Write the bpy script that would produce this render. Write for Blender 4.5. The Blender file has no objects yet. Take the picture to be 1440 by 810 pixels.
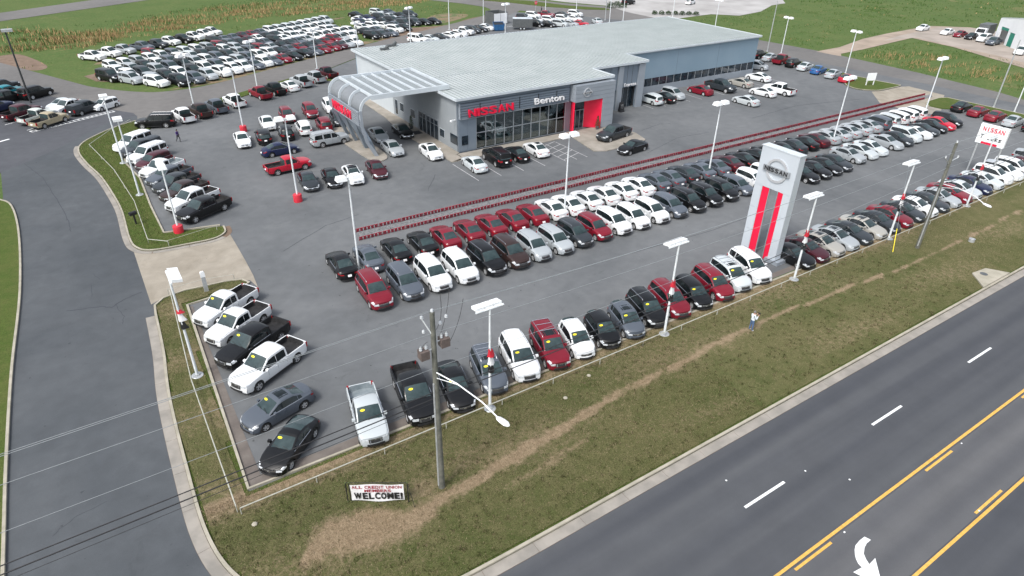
import bpy, math, random
import numpy as np
from mathutils import Vector, Matrix
from mathutils.geometry import tessellate_polygon
R = math.radians
random.seed(7)
S = bpy.context.scene
C = S.collection

# ------------------------------------------------------------------ camera
W0, H0, F0 = 1440, 810, 918.8126
PITCH, ROLL, YAW, CAMH = 0.54281179, 0.01935704, 0.59100298, 28.6152
cd = bpy.data.cameras.new('camera'); cam = bpy.data.objects.new('camera', cd); C.objects.link(cam); S.camera = cam
cd.sensor_width = 36; cd.lens = 36 * F0 / W0; cd.clip_end = 8000; cd.clip_start = .5
fw = Vector((math.sin(YAW) * math.cos(PITCH), math.cos(YAW) * math.cos(PITCH), -math.sin(PITCH)))
rt = Vector((math.cos(YAW), -math.sin(YAW), 0)); up = rt.cross(fw)
cr, sr = math.cos(ROLL), math.sin(ROLL)
r2 = rt * cr + up * sr; u2 = -rt * sr + up * cr
cam.matrix_world = Matrix(((r2.x, u2.x, -fw.x, 0), (r2.y, u2.y, -fw.y, 0), (r2.z, u2.z, -fw.z, CAMH), (0, 0, 0, 1)))
S.render.resolution_x = 1024; S.render.resolution_y = 576

# ------------------------------------------------------------------ light: bright overcast
SUN_EL, SUN_AZ = 52, 250
w = bpy.data.worlds.new('World'); S.world = w; w.use_nodes = True
nt = w.node_tree; bg = nt.nodes['Background']
sky = nt.nodes.new('ShaderNodeTexSky'); sky.sky_type = 'NISHITA'; sky.sun_disc = False
sky.sun_elevation = R(SUN_EL); sky.sun_rotation = R(SUN_AZ); sky.dust_density = 3.0; sky.air_density = 1.0
hs = nt.nodes.new('ShaderNodeHueSaturation'); hs.inputs['Saturation'].default_value = .42
nt.links.new(sky.outputs[0], hs.inputs['Color']); nt.links.new(hs.outputs[0], bg.inputs[0]); bg.inputs[1].default_value = .15
sl = bpy.data.lights.new('sun', 'SUN'); sl.energy = 1.4; sl.angle = R(14); sl.color = (1, .97, .92)
so = bpy.data.objects.new('sun', sl); C.objects.link(so)
sd = Vector((math.sin(R(SUN_AZ)) * math.cos(R(SUN_EL)), math.cos(R(SUN_AZ)) * math.cos(R(SUN_EL)), math.sin(R(SUN_EL))))
so.rotation_euler = sd.to_track_quat('Z', 'Y').to_euler(); so.location = (0, 0, 60)
S.view_settings.view_transform = 'Standard'; S.view_settings.look = 'None'
S.view_settings.exposure = 0.75; S.view_settings.gamma = 1

# ------------------------------------------------------------------ materials
def base_mat(name):
    m = bpy.data.materials.new(name); m.use_nodes = True
    return m, m.node_tree.nodes, m.node_tree.links, m.node_tree.nodes['Principled BSDF']
def coords(n, l, kind='pos'):
    if kind == 'pos':
        g = n.new('ShaderNodeNewGeometry'); return g.outputs['Position']
    t = n.new('ShaderNodeTexCoord'); return t.outputs['Object']
def noise(n, l, co, scale, detail=4, rough=.55, dist=0):
    t = n.new('ShaderNodeTexNoise'); t.inputs['Scale'].default_value = scale; t.inputs['Detail'].default_value = detail
    t.inputs['Roughness'].default_value = rough; t.inputs['Distortion'].default_value = dist; l.new(co, t.inputs['Vector']); return t.outputs['Fac']
def ramp(n, l, fac, a, b):
    r_ = n.new('ShaderNodeMapRange'); r_.inputs[1].default_value = a; r_.inputs[2].default_value = b; l.new(fac, r_.inputs[0]); return r_.outputs[0]
def mix(n, l, fac, a, b, blend='MIX'):
    m = n.new('ShaderNodeMix'); m.data_type = 'RGBA'; m.blend_type = blend
    for s, v in ((m.inputs['Factor'], fac), (m.inputs['A'], a), (m.inputs['B'], b)):
        if isinstance(v, (int, float)): s.default_value = v
        elif isinstance(v, tuple): s.default_value = (*v, 1) if len(v) == 3 else v
        else: l.new(v, s)
    return m.outputs['Result']
def bump(n, l, p, h, strength, dist=.02):
    b = n.new('ShaderNodeBump'); b.inputs['Strength'].default_value = strength; b.inputs['Distance'].default_value = dist
    l.new(h, b.inputs['Height']); l.new(b.outputs[0], p.inputs['Normal'])
def mat(name, c1, c2=None, scale=1.5, rough=.6, metal=0, bstr=0, bscale=30, kind='obj', coat=0, lo=.35, hi=.65, spec=.5):
    m, n, l, p = base_mat(name)
    co = coords(n, l, kind)
    c2 = c2 or tuple(min(1, x * 1.12 + .002) for x in c1)
    f = ramp(n, l, noise(n, l, co, scale), lo, hi)
    l.new(mix(n, l, f, c1, c2), p.inputs['Base Color'])
    p.inputs['Roughness'].default_value = rough; p.inputs['Metallic'].default_value = metal
    p.inputs['Specular IOR Level'].default_value = spec; p.inputs['Coat Weight'].default_value = coat
    if bstr: bump(n, l, p, noise(n, l, co, bscale, 3), bstr)
    return m
def asphalt(name, dark, light, big=.06, stain=.5, tint=(1, 1, 1)):
    m, n, l, p = base_mat(name); co = coords(n, l)
    a = ramp(n, l, noise(n, l, co, big, 6, .6, .6), .3, .7)
    b = ramp(n, l, noise(n, l, co, .9, 5, .6), .3, .7)
    c = mix(n, l, a, dark, light)
    c = mix(n, l, ramp(n, l, noise(n, l, co, .9, 5), .2, .8), mix(n, l, 1.0, c, (.86, .86, .86), 'MULTIPLY'), mix(n, l, 1.0, c, (1.1, 1.1, 1.1), 'MULTIPLY'))
    s = ramp(n, l, noise(n, l, co, .35, 7, .75, 1.2), .60, .75)
    c = mix(n, l, s, c, mix(n, l, 1.0, c, (1 - stain * .35,) * 3, 'MULTIPLY'))
    s2 = ramp(n, l, noise(n, l, co, 2.0, 3, .6), .70, .735)
    s3 = ramp(n, l, noise(n, l, co, .16, 8, .72, 2.0), .56, .74)
    c = mix(n, l, s3, c, mix(n, l, 1.0, c, (1.16, 1.155, 1.14), 'MULTIPLY'))
    c = mix(n, l, s2, c, mix(n, l, 1.0, c, (1 - stain * .6,) * 3, 'MULTIPLY'))
    g = ramp(n, l, noise(n, l, co, 26, 3, .7), .3, .7)
    c = mix(n, l, g, mix(n, l, 1.0, c, (.9, .9, .9), 'MULTIPLY'), mix(n, l, 1.0, c, (1.1, 1.1, 1.1), 'MULTIPLY'))
    l.new(c, p.inputs['Base Color']); p.inputs['Roughness'].default_value = .85; p.inputs['Specular IOR Level'].default_value = .3
    bump(n, l, p, noise(n, l, co, 30, 3), .3, .01)
    return m
def road_mat(name, dark, light, lanes):
    # main road: long faint wheel tracks worn along the lanes (they stay put, wear of the surface)
    m, n, l, p = base_mat(name); co = coords(n, l)
    sp = n.new('ShaderNodeSeparateXYZ'); l.new(co, sp.inputs[0])
    cb = n.new('ShaderNodeCombineXYZ')
    mx = n.new('ShaderNodeMath'); mx.operation = 'MULTIPLY'; mx.inputs[1].default_value = .035; l.new(sp.outputs[0], mx.inputs[0]); l.new(mx.outputs[0], cb.inputs[0]); l.new(sp.outputs[1], cb.inputs[1])
    a = ramp(n, l, noise(n, l, cb.outputs[0], .55, 3, .5), .35, .65)
    c = mix(n, l, a, dark, light)
    t = n.new('ShaderNodeMath'); t.operation = 'MULTIPLY'; t.inputs[1].default_value = 2 * math.pi / 1.85; l.new(sp.outputs[1], t.inputs[0])
    sn = n.new('ShaderNodeMath'); sn.operation = 'SINE'; l.new(t.outputs[0], sn.inputs[0])
    f = ramp(n, l, sn.outputs[0], -1.2, 1.2)
    c = mix(n, l, f, mix(n, l, 1.0, c, (.87, .88, .9), 'MULTIPLY'), mix(n, l, 1.0, c, (1.07, 1.07, 1.06), 'MULTIPLY'))
    b = ramp(n, l, noise(n, l, co, .5, 6, .65), .3, .75)
    c = mix(n, l, b, mix(n, l, 1.0, c, (.93,) * 3, 'MULTIPLY'), mix(n, l, 1.0, c, (1.08,) * 3, 'MULTIPLY'))
    g = ramp(n, l, noise(n, l, co, 30, 3, .7), .3, .7)
    c = mix(n, l, g, mix(n, l, 1.0, c, (.92,) * 3, 'MULTIPLY'), mix(n, l, 1.0, c, (1.08,) * 3, 'MULTIPLY'))
    l.new(c, p.inputs['Base Color']); p.inputs['Roughness'].default_value = .8; p.inputs['Specular IOR Level'].default_value = .3
    bump(n, l, p, noise(n, l, co, 34, 3), .25, .01)
    return m
def grass_mat(name, cols, dryattr=False, fine=1.0):
    m, n, l, p = base_mat(name); co = coords(n, l)
    g1, g2, d1, d2 = cols
    a = ramp(n, l, noise(n, l, co, .09, 6, .6, .5), .35, .65)
    c = mix(n, l, a, g1, g2)
    b = ramp(n, l, noise(n, l, co, .8, 5, .7), .38, .68)
    c = mix(n, l, b, c, mix(n, l, .45, c, d1))
    s = ramp(n, l, noise(n, l, co, .045, 5, .65, .4), .60, .70)
    c = mix(n, l, s, c, d2)
    if dryattr:
        at = n.new('ShaderNodeAttribute'); at.attribute_name = 'dry'
        nn = ramp(n, l, noise(n, l, co, 3.5, 4, .7), .2, .8)
        ad = n.new('ShaderNodeMath'); ad.operation = 'MULTIPLY_ADD'; l.new(nn, ad.inputs[0]); ad.inputs[1].default_value = .7
        sb = n.new('ShaderNodeMath'); sb.operation = 'SUBTRACT'; l.new(at.outputs['Fac'], sb.inputs[0]); sb.inputs[1].default_value = .35; l.new(sb.outputs[0], ad.inputs[2])
        f = ramp(n, l, ad.outputs[0], .25, .8)
        c = mix(n, l, f, c, mix(n, l, nn, (.18, .130, .085), (.33, .255, .175)))
    g = ramp(n, l, noise(n, l, co, 9 * fine, 4, .75), .3, .7)
    c = mix(n, l, g, mix(n, l, 1.0, c, (.68, .70, .66), 'MULTIPLY'), mix(n, l, 1.0, c, (1.3, 1.3, 1.25), 'MULTIPLY'))
    l.new(c, p.inputs['Base Color']); p.inputs['Roughness'].default_value = .95; p.inputs['Specular IOR Level'].default_value = .12
    bump(n, l, p, noise(n, l, co, 14 * fine, 4, .7), .8 if fine > .5 else .4, .05)
    return m

M = {}
M['lot'] = asphalt('lot_asphalt', (.102, .109, .115), (.165, .172, .177), .06, .85)
M['perim'] = asphalt('old_asphalt', (.130, .126, .122), (.182, .174, .166), .04, .5)
M['left'] = asphalt('newer_asphalt', (.064, .072, .080), (.092, .100, .108), .09, .55)
M['newlot'] = asphalt('dark_asphalt', (.070, .074, .084), (.088, .092, .102), .07, .35)
M['dark'] = asphalt('patch_asphalt', (.05, .055, .065), (.06, .065, .075), .2, .3)
M['road'] = road_mat('road_asphalt', (.060, .064, .073), (.082, .086, .093), 4)
M['turn'] = road_mat('turn_lane_asphalt', (.092, .094, .100), (.112, .113, .118), 1)
M['conc'] = mat('concrete', (.24, .22, .185), (.33, .30, .26), .6, .85, bstr=.15, kind='pos')
M['apron'] = asphalt('apron_concrete', (.25, .22, .175), (.36, .325, .27), .3, .55)
M['kerb'] = mat('kerb_concrete', (.30, .28, .22), (.40, .37, .30), 1.2, .85, bstr=.2, kind='pos')
M['gutter'] = mat('gutter_concrete', (.23, .215, .19), (.32, .295, .26), .8, .85, bstr=.2, kind='pos')
M['gravel'] = mat('gravel_yard', (.30, .29, .28), (.42, .41, .40), .12, .9, bstr=.4, kind='pos')
M['dirt'] = mat('dirt_track', (.26, .21, .165), (.36, .29, .23), .25, .95, bstr=.4, kind='pos')
M['yard'] = mat('yard_concrete', (.27, .235, .20), (.36, .31, .27), .2, .9, bstr=.2, kind='pos')
M['earth2'] = mat('worn_grass_soil', (.085, .115, .038), (.20, .145, .085), .35, .95, bstr=.5, kind='pos', lo=.4, hi=.55)
M['soil'] = mat('stained_edge', (.115, .098, .088), (.165, .145, .128), .8, .9, bstr=.4, kind='pos')
M['earth'] = mat('bare_earth', (.14, .095, .065), (.20, .14, .10), .7, .95, bstr=.5, kind='pos')
GRN = ((.060, .098, .026), (.078, .112, .030), (.150, .138, .060), (.17, .12, .06))
M['field'] = grass_mat('field_grass', ((.062, .112, .032), (.088, .128, .042), (.135, .135, .056), (.20, .165, .085)), fine=.3)
M['verge'] = grass_mat('verge_grass', ((.072, .088, .030), (.108, .106, .048), (.19, .155, .09), (.155, .128, .074)), True, 1.6)
M['lawn'] = grass_mat('lawn_grass', ((.058, .094, .020), (.074, .104, .026), (.130, .125, .050), (.105, .105, .04)), False, 1.6)
M['white'] = mat('road_white', (.66, .68, .68), (.78, .80, .80), 6, .7, kind='pos', lo=.3, hi=.5)
M['fadewhite'] = mat('faded_white', (.30, .30, .31), (.48, .48, .49), 3, .8, kind='pos')
M['yellow'] = mat('road_yellow', (.60, .33, .06), (.70, .42, .10), 4, .7, kind='pos')
M['pole'] = mat('white_pole_paint', (.62, .66, .68), (.72, .75, .77), 3, .35)
M['galv'] = mat('galvanised', (.42, .44, .45), (.52, .54, .55), 4, .4, .4)
M['whitep'] = mat('white_plastic', (.78, .80, .81), (.84, .86, .87), 2, .4)
M['redp'] = mat('red_paint', (.50, .018, .035), (.58, .028, .05), 2, .45)
M['redsign'] = mat('red_sign', (.68, .008, .045), (.74, .012, .055), 1, .35)
M['darkred'] = mat('dark_red_paint', (.26, .012, .028), (.36, .02, .04), 3, .6)
M['railred'] = mat('rail_red', (.10, .008, .016), (.24, .02, .035), 3, .7, kind='pos')
M['black'] = mat('black_rubber', (.012, .012, .013), (.02, .02, .021), 5, .6)
M['wire'] = mat('wire_black', (.02, .02, .022), None, 5, .5)
M['wirelight'] = mat('wire_aluminium', (.27, .29, .30), None, 5, .45, .3)
M['wood'] = mat('weathered_wood', (.095, .098, .082), (.165, .165, .14), 3, .9, bstr=.4, bscale=20)
M['darkpole'] = mat('bronze_pole', (.03, .033, .035), None, 3, .5)
M['acm'] = mat('grey_metal_panel', (.19, .235, .285), (.21, .255, .305), .4, .38, .25, kind='pos')
M['acmlight'] = mat('silver_metal_panel', (.33, .37, .415), (.36, .40, .445), .5, .34, .3, kind='pos')
M['longwall'] = mat('blue_grey_cladding', (.20, .285, .355), (.225, .31, .38), .2, .5, kind='pos')
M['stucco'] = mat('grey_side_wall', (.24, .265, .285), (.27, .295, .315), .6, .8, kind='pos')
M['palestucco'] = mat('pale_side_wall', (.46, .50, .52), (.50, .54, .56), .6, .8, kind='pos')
M['louver'] = mat('louvre_metal', (.16, .19, .225), None, 1, .4, .3)
M['roof'] = mat('pale_metal_roof', (.37, .405, .40), (.47, .50, .495), .35, .5, .1, kind='pos', lo=.3, hi=.7)
M['seam'] = mat('roof_seam', (.25, .285, .285), None, .3, .4, .2, kind='pos')
M['trim'] = mat('white_trim', (.50, .545, .575), None, 1, .4)
M['frame'] = mat('aluminium_frame', (.36, .39, .42), None, 1, .35, .5)
M['inside'] = mat('showroom_floor', (.22, .22, .23), (.26, .26, .27), 1, .3)
M['insidewall'] = mat('showroom_wall', (.09, .10, .11), None, 1, .7)
M['chrome'] = mat('chrome', (.62, .63, .65), None, 3, .18, .95)
M['bar'] = mat('brushed_bar', (.26, .28, .30), (.34, .36, .38), 1.2, .35, .3)
M['emblem'] = mat('satin_silver', (.50, .52, .54), (.60, .62, .64), 1.2, .3, .35)
M['chromedark'] = mat('dark_chrome', (.17, .175, .185), None, 3, .3, .8)
M['tarp'] = mat('ribbed_grey', (.17, .185, .20), None, 2, .6)
M['rock'] = mat('median_gravel', (.12, .125, .128), (.20, .20, .205), 4, .95, bstr=.6, kind='pos', lo=.4, hi=.6)
M['paperwhite'] = mat('banner_white', (.74, .74, .75), (.80, .80, .81), 3, .6)
M['ink'] = mat('black_print', (.012, .012, .014), None, 3, .5)
M['bluebin'] = mat('blue_steel', (.02, .09, .22), (.03, .13, .30), 2, .5)
M['greydark'] = mat('dark_grey_steel', (.075, .082, .086), (.10, .108, .11), 2, .5)
M['wbldg'] = mat('white_building', (.70, .72, .74), (.76, .78, .80), .5, .7, kind='pos')
M['green'] = mat('green_door', (.02, .20, .14), None, 2, .5)
M['leaf'] = mat('shrub_leaf', (.018, .040, .014), (.045, .080, .028), 3, .8, kind='pos')
M['weed'] = mat('weed_leaf', (.07, .10, .03), (.13, .14, .05), 2, .9, kind='pos')
M['straw'] = mat('straw', (.22, .16, .075), (.34, .25, .13), .3, .95, kind='pos')
M['skin'] = mat('skin', (.42, .24, .17), None, 8, .5)
M['jeans'] = mat('jeans', (.06, .11, .21), (.09, .15, .27), 12, .85)
M['shirt'] = mat('pale_shirt', (.60, .66, .72), (.70, .75, .79), 9, .8)
M['purple'] = mat('purple_shirt', (.035, .02, .10), (.06, .03, .15), 9, .8)
M['darkcloth'] = mat('black_cloth', (.012, .012, .016), (.03, .03, .034), 9, .85)
M['hairgrey'] = mat('grey_hair', (.16, .15, .14), None, 12, .7)
M['hairdark'] = mat('dark_hair', (.015, .012, .01), None, 12, .7)
# grass blades: colour comes per blade
def blade_mat():
    m, n, l, p = base_mat('grass_blades')
    at = n.new('ShaderNodeAttribute'); at.attribute_name = 'tint'; l.new(at.outputs['Color'], p.inputs['Base Color'])
    p.inputs['Roughness'].default_value = .9; p.inputs['Specular IOR Level'].default_value = .1
    return m
M['blade'] = blade_mat()
# vehicles
def paint_mat():
    m, n, l, p = base_mat('car_paint')
    oi = n.new('ShaderNodeObjectInfo'); co = coords(n, l, 'obj')
    f = ramp(n, l, noise(n, l, co, 2.5, 3), .35, .7)
    d = mix(n, l, .012, oi.outputs['Color'], (.20, .20, .19))
    l.new(mix(n, l, f, oi.outputs['Color'], d), p.inputs['Base Color'])
    p.inputs['Roughness'].default_value = .34; p.inputs['Metallic'].default_value = .0
    p.inputs['Specular IOR Level'].default_value = .32; p.inputs['Coat Weight'].default_value = .22; p.inputs['Coat Roughness'].default_value = .07
    return m
M['paint'] = paint_mat()
M['carglass'] = mat('car_glass', (.004, .007, .008), (.012, .018, .02), 1.3, .06, 0, spec=.45)
M['carglasslight'] = mat('tinted_glass', (.020, .036, .038), (.045, .070, .072), 1.3, .06, 0, spec=.5)
M['plastic'] = mat('black_plastic', (.016, .016, .017), (.026, .026, .027), 5, .5)
M['tyre'] = mat('tyre', (.014, .014, .014), (.028, .027, .026), 6, .85)
M['rim'] = mat('alloy', (.46, .47, .48), (.58, .59, .60), 6, .4, .3)
M['lamp'] = mat('headlamp', (.50, .53, .56), (.72, .75, .78), 8, .12, .2)
M['tail'] = mat('tail_lamp', (.22, .008, .012), (.36, .02, .025), 8, .2)
M['sticker'] = mat('yellow_sticker', (.80, .66, .02), None, 5, .6)
M['sheet'] = mat('window_sheet', (.55, .60, .60), None, 5, .6)
M['bedliner'] = mat('bed_liner', (.014, .014, .015), (.03, .03, .031), 3, .8)
M['silverbed'] = mat('bare_bed', (.22, .26, .28), (.30, .34, .36), 3, .5, .3)
M['liner'] = mat('wheel_well', (.006, .006, .006), None, 3, .9)
def glass_mat():
    m, n, l, p = base_mat('shop_glass')
    tr = n.new('ShaderNodeBsdfTransparent'); tr.inputs[0].default_value = (.62, .70, .70, 1)
    gl = n.new('ShaderNodeBsdfGlossy'); gl.inputs['Roughness'].default_value = .03; gl.inputs[0].default_value = (.9, .95, 1, 1)
    fr = n.new('ShaderNodeFresnel'); fr.inputs[0].default_value = 1.55
    ad = n.new('ShaderNodeMath'); ad.operation = 'ADD'; ad.inputs[1].default_value = .05; l.new(fr.outputs[0], ad.inputs[0])
    mx = n.new('ShaderNodeMixShader'); l.new(ad.outputs[0], mx.inputs[0]); l.new(tr.outputs[0], mx.inputs[1]); l.new(gl.outputs[0], mx.inputs[2])
    l.new(mx.outputs[0], n['Material Output'].inputs['Surface'])
    return m
M['glass'] = glass_mat()
M['darkglass'] = mat('dark_window', (.010, .016, .022), (.035, .05, .065), .9, .06, spec=.8, kind='pos')

# ------------------------------------------------------------------ helpers
class MB:
    def __init__(s): s.v = []; s.f = []; s.m = []
    def add(s, vs, fs, mi=0):
        o = len(s.v); s.v += [tuple(v) for v in vs]; s.f += [tuple(i + o for i in f) for f in fs]; s.m += [mi] * len(fs)
    def box(s, x0, x1, y0, y1, z0, z1, mi=0):
        s.add([(x0, y0, z0), (x1, y0, z0), (x1, y1, z0), (x0, y1, z0), (x0, y0, z1), (x1, y0, z1), (x1, y1, z1), (x0, y1, z1)],
              [(0, 3, 2, 1), (4, 5, 6, 7), (0, 1, 5, 4), (1, 2, 6, 5), (2, 3, 7, 6), (3, 0, 4, 7)], mi)
    def cbox(s, cx, cy, cz, sx, sy, sz, mi=0): s.box(cx - sx / 2, cx + sx / 2, cy - sy / 2, cy + sy / 2, cz - sz / 2, cz + sz / 2, mi)
    def tube(s, p0, p1, r0, r1=None, n=8, mi=0, cap=True):
        r1 = r0 if r1 is None else r1; a = Vector(p0); b = Vector(p1); d = (b - a).normalized()
        t = Vector((0, 0, 1)) if abs(d.z) < .9 else Vector((1, 0, 0)); u = d.cross(t).normalized(); v = d.cross(u)
        vs = []
        for c, rr in ((a, r0), (b, r1)):
            for k in range(n):
                q = 2 * math.pi * k / n; vs.append(c + (u * math.cos(q) + v * math.sin(q)) * rr)
        fs = [(k, (k + 1) % n, n + (k + 1) % n, n + k) for k in range(n)]
        if cap: fs += [tuple(range(n))[::-1], tuple(range(n, 2 * n))]
        s.add(vs, fs, mi)
    def path(s, pts, r, n=6, mi=0):
        for a, b in zip(pts, pts[1:]): s.tube(a, b, r, r, n, mi, True)
    def lathe(s, prof, n=16, mi=0, c=(0, 0, 0)):
        vs = []; fs = []
        for r_, z in prof:
            for k in range(n):
                q = 2 * math.pi * k / n; vs.append((c[0] + r_ * math.cos(q), c[1] + r_ * math.sin(q), c[2] + z))
        for i in range(len(prof) - 1):
            for k in range(n): fs.append((i * n + k, i * n + (k + 1) % n, (i + 1) * n + (k + 1) % n, (i + 1) * n + k))
        fs += [tuple(range(n))[::-1], tuple(range((len(prof) - 1) * n, len(prof) * n))]
        s.add(vs, fs, mi)
    def prism(s, poly, axis, a, b, mi=0):
        # poly in the two other axes, extruded along axis from a to b
        def P(q, t):
            return {'x': (t, q[0], q[1]), 'y': (q[0], t, q[1]), 'z': (q[0], q[1], t)}[axis]
        n = len(poly); vs = [P(q, a) for q in poly] + [P(q, b) for q in poly]
        tri = [tuple(t) for t in tessellate_polygon([[Vector((q[0], q[1], 0)) for q in poly]])]
        fs = [t for t in tri] + [tuple(i + n for i in t[::-1]) for t in tri] + [(i, (i + 1) % n, n + (i + 1) % n, n + i) for i in range(n)]
        s.add(vs, fs, mi)
    def mesh(s, name, mats, smooth=None):
        me = bpy.data.meshes.new(name); me.from_pydata(s.v, [], s.f)
        for m in (mats if isinstance(mats, (list, tuple)) else [mats]): me.materials.append(m)
        if any(s.m): me.polygons.foreach_set('material_index', s.m)
        me.update()
        if smooth is not None:
            me.polygons.foreach_set('use_smooth', [True] * len(me.polygons)); me.set_sharp_from_angle(angle=R(smooth))
        return me
    def build(s, name, mats, parent=None, smooth=None, recalc=False):
        me = s.mesh(name, mats, smooth)
        if recalc:
            import bmesh
            bm = bmesh.new(); bm.from_mesh(me); bmesh.ops.recalc_face_normals(bm, faces=bm.faces); bm.to_mesh(me); bm.free()
        return link(name, me, parent)
def link(name, data, parent=None):
    o = bpy.data.objects.new(name, data); C.objects.link(o)
    if parent: o.parent = parent
    return o
def tag(o, label=None, cat=None, group=None, kind=None):
    if label: o['label'] = label
    if cat: o['category'] = cat
    if group: o['group'] = group
    if kind: o['kind'] = kind
    return o
def thing(name, label, cat, loc=(0, 0, 0), rz=0, group=None):
    o = link(name, None); o.location = loc; o.rotation_euler = (0, 0, rz); o.empty_display_size = .3
    return tag(o, label, cat, group)
def kids(o): return [c for c in bpy.data.objects if c.parent == o]
def copy_tree(o, parent=None, cmap=None):
    c = o.copy(); C.objects.link(c); c.parent = parent
    for ch in cmap[o.name] if cmap else o.children: copy_tree(ch, c, cmap)
    return c
ONES = 'zeroth first second third fourth fifth sixth seventh eighth ninth tenth eleventh twelfth thirteenth fourteenth fifteenth sixteenth seventeenth eighteenth nineteenth'.split()
TENS = {2: 'twent', 3: 'thirt', 4: 'fort', 5: 'fift'}
def nth(i):
    if i < 20: return ONES[i]
    t, u = divmod(i, 10)
    return TENS[t] + ('ieth' if u == 0 else 'y-' + ONES[u])
def smoothpath(pts, n=6):
    out = []
    P = [pts[0]] + list(pts) + [pts[-1]]
    for i in range(1, len(P) - 2):
        for k in range(n):
            t = k / n; a, b, c, d = P[i - 1], P[i], P[i + 1], P[i + 2]
            out.append(tuple(.5 * (2 * b[j] + (c[j] - a[j]) * t + (2 * a[j] - 5 * b[j] + 4 * c[j] - d[j]) * t * t + (3 * b[j] - a[j] - 3 * c[j] + d[j]) * t ** 3) for j in range(2)))
    out.append(tuple(pts[-1])); return out
def offset(pts, d):
    out = []
    for i, p in enumerate(pts):
        a = Vector(pts[max(0, i - 1)]); b = Vector(pts[min(len(pts) - 1, i + 1)]); t = (b - a).normalized(); out.append((p[0] - t.y * d, p[1] + t.x * d))
    return out
def strip(mb, pts, d0, d1, z0, z1, mi=0):
    # solid band along a path between offsets d0..d1 (left of travel positive)
    A = offset(pts, d0); B = offset(pts, d1); n = len(pts); vs = []
    for a, b in zip(A, B): vs += [(a[0], a[1], z0), (a[0], a[1], z1), (b[0], b[1], z1), (b[0], b[1], z0)]
    fs = []
    for i in range(n - 1):
        o = i * 4
        for k in range(4): fs.append((o + k, o + (k + 1) % 4, o + 4 + (k + 1) % 4, o + 4 + k))
    fs += [(0, 1, 2, 3), ((n - 1) * 4 + 3, (n - 1) * 4 + 2, (n - 1) * 4 + 1, (n - 1) * 4)]
    mb.add(vs, fs, mi)
def sheet(name, poly, z, m, skirt=0, parent=None):
    mb = MB(); n = len(poly)
    tri = tessellate_polygon([[Vector((q[0], q[1], 0)) for q in poly]])
    vs = [(q[0], q[1], z) for q in poly]; fs = []
    for t in tri:
        a, b, c = (Vector(vs[i]) for i in t)
        fs.append(tuple(t) if (b - a).cross(c - a).z > 0 else tuple(t[::-1]))
    if skirt:
        vs += [(q[0], q[1], z - skirt) for q in poly]; fs += [(i, (i + 1) % n, n + (i + 1) % n, n + i) for i in range(n)]
    mb.add(vs, fs)
    o = mb.build(name, m, parent)
    return o if parent else tag(o, kind='structure')
GLY = {}
def make_glyphs():
    # every letter is cut once, before the scene fills up
    todo = []
    for bold in (.017, .028, .045):
        for c in sorted(set('NISSANBentonServiceExpressTrucksALLCREDITUNIONMEMBERSWELCOME!')):
            for sh in ((0, .15) if c in 'Trucks' and bold == .017 else (0,)):
                cu = bpy.data.curves.new('t', 'FONT'); cu.body = c; cu.size = 1; cu.extrude = .1; cu.offset = bold; cu.align_x = 'CENTER'; cu.align_y = 'CENTER'; cu.shear = sh; cu.resolution_u = 3
                o = bpy.data.objects.new('t', cu); C.objects.link(o); todo.append((c, bold, sh, o))
    cu = bpy.data.curves.new('t', 'FONT'); cu.body = 'STOP'; cu.size = 1; cu.extrude = .1; cu.offset = .02; cu.align_x = 'CENTER'; cu.align_y = 'CENTER'; o = bpy.data.objects.new('t', cu); C.objects.link(o); todo.append(('STOP', .028, 0, o))
    bpy.context.view_layer.update(); dg = bpy.context.evaluated_depsgraph_get()
    for c, b, sh, o in todo: GLY[(c, b, sh)] = bpy.data.meshes.new_from_object(o.evaluated_get(dg))
    for *_, o in todo: bpy.data.objects.remove(o)
make_glyphs()
def text_mesh(name, body, size, m, parent, depth=.05, sx=1.0, bold=0.0, space=1.0, shear=0):
    rb = min((.017, .028, .045), key=lambda q: abs(q - bold / size))
    if len(body) > 1: rb = .028
    src = GLY.get((body, rb, shear)) or GLY[(body, rb, 0)]
    me = src.copy(); me.name = name; me.materials.clear(); me.materials.append(m)
    me.transform(Matrix.Diagonal((size * sx, size, depth / .1, 1)))
    return link(name, me, parent)

# ------------------------------------------------------------------ the setting: ground, roads, kerbs
sheet('ground', [(-3000, -600), (4000, -600), (4000, 4500), (-3000, 4500)], -.05, M['field'])
sheet('car_park', [(.5, 28.6), (131, 28.0), (131, 60), (128.5, 92), (129, 141), (121, 153), (110, 165), (98.8, 157.0), (80, 146), (60, 136), (49, 130), (39.4, 122.5), (26, 113), (15, 109), (7, 107), (4, 105), (-1, 98), (.5, 60)], 0, M['lot'])
FE = smoothpath([(-26, 185), (-14, 165.5), (-10.3, 158.0), (-.1, 135.6), (3.0, 129.5), (8.3, 123.3), (12.6, 121.2), (20.1, 122.5), (34.9, 130.6), (53, 140.6), (75.4, 151.6), (92, 160), (98.8, 163.8), (105, 170), (107.3, 177), (106, 186), (98, 200)], 5)
NE = [(130, 240), (131, 200), (121, 178), (112, 166), (98.8, 157.2), (80, 146.4), (60, 136.2), (49, 130.4), (39.4, 122.8), (26, 113), (15, 109), (7, 107), (3, 104), (-3, 99.5), (-9, 99), (-20, 107), (-40, 130)]
sheet('perimeter_road', FE + [(98, 240)] + NE, .004, M['perim'])
sheet('side_road', [(-9.5, 5), (8, 5), (8, 17), (.6, 26), (.6, 60), (1.2, 72), (.4, 85), (-1.2, 95), (2, 100.5), (6.3, 106.2), (6.6, 108.8), (3, 107.9), (-3.9, 98), (-9.8, 94.2), (-9.5, 84)], .008, M['left'])
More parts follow.
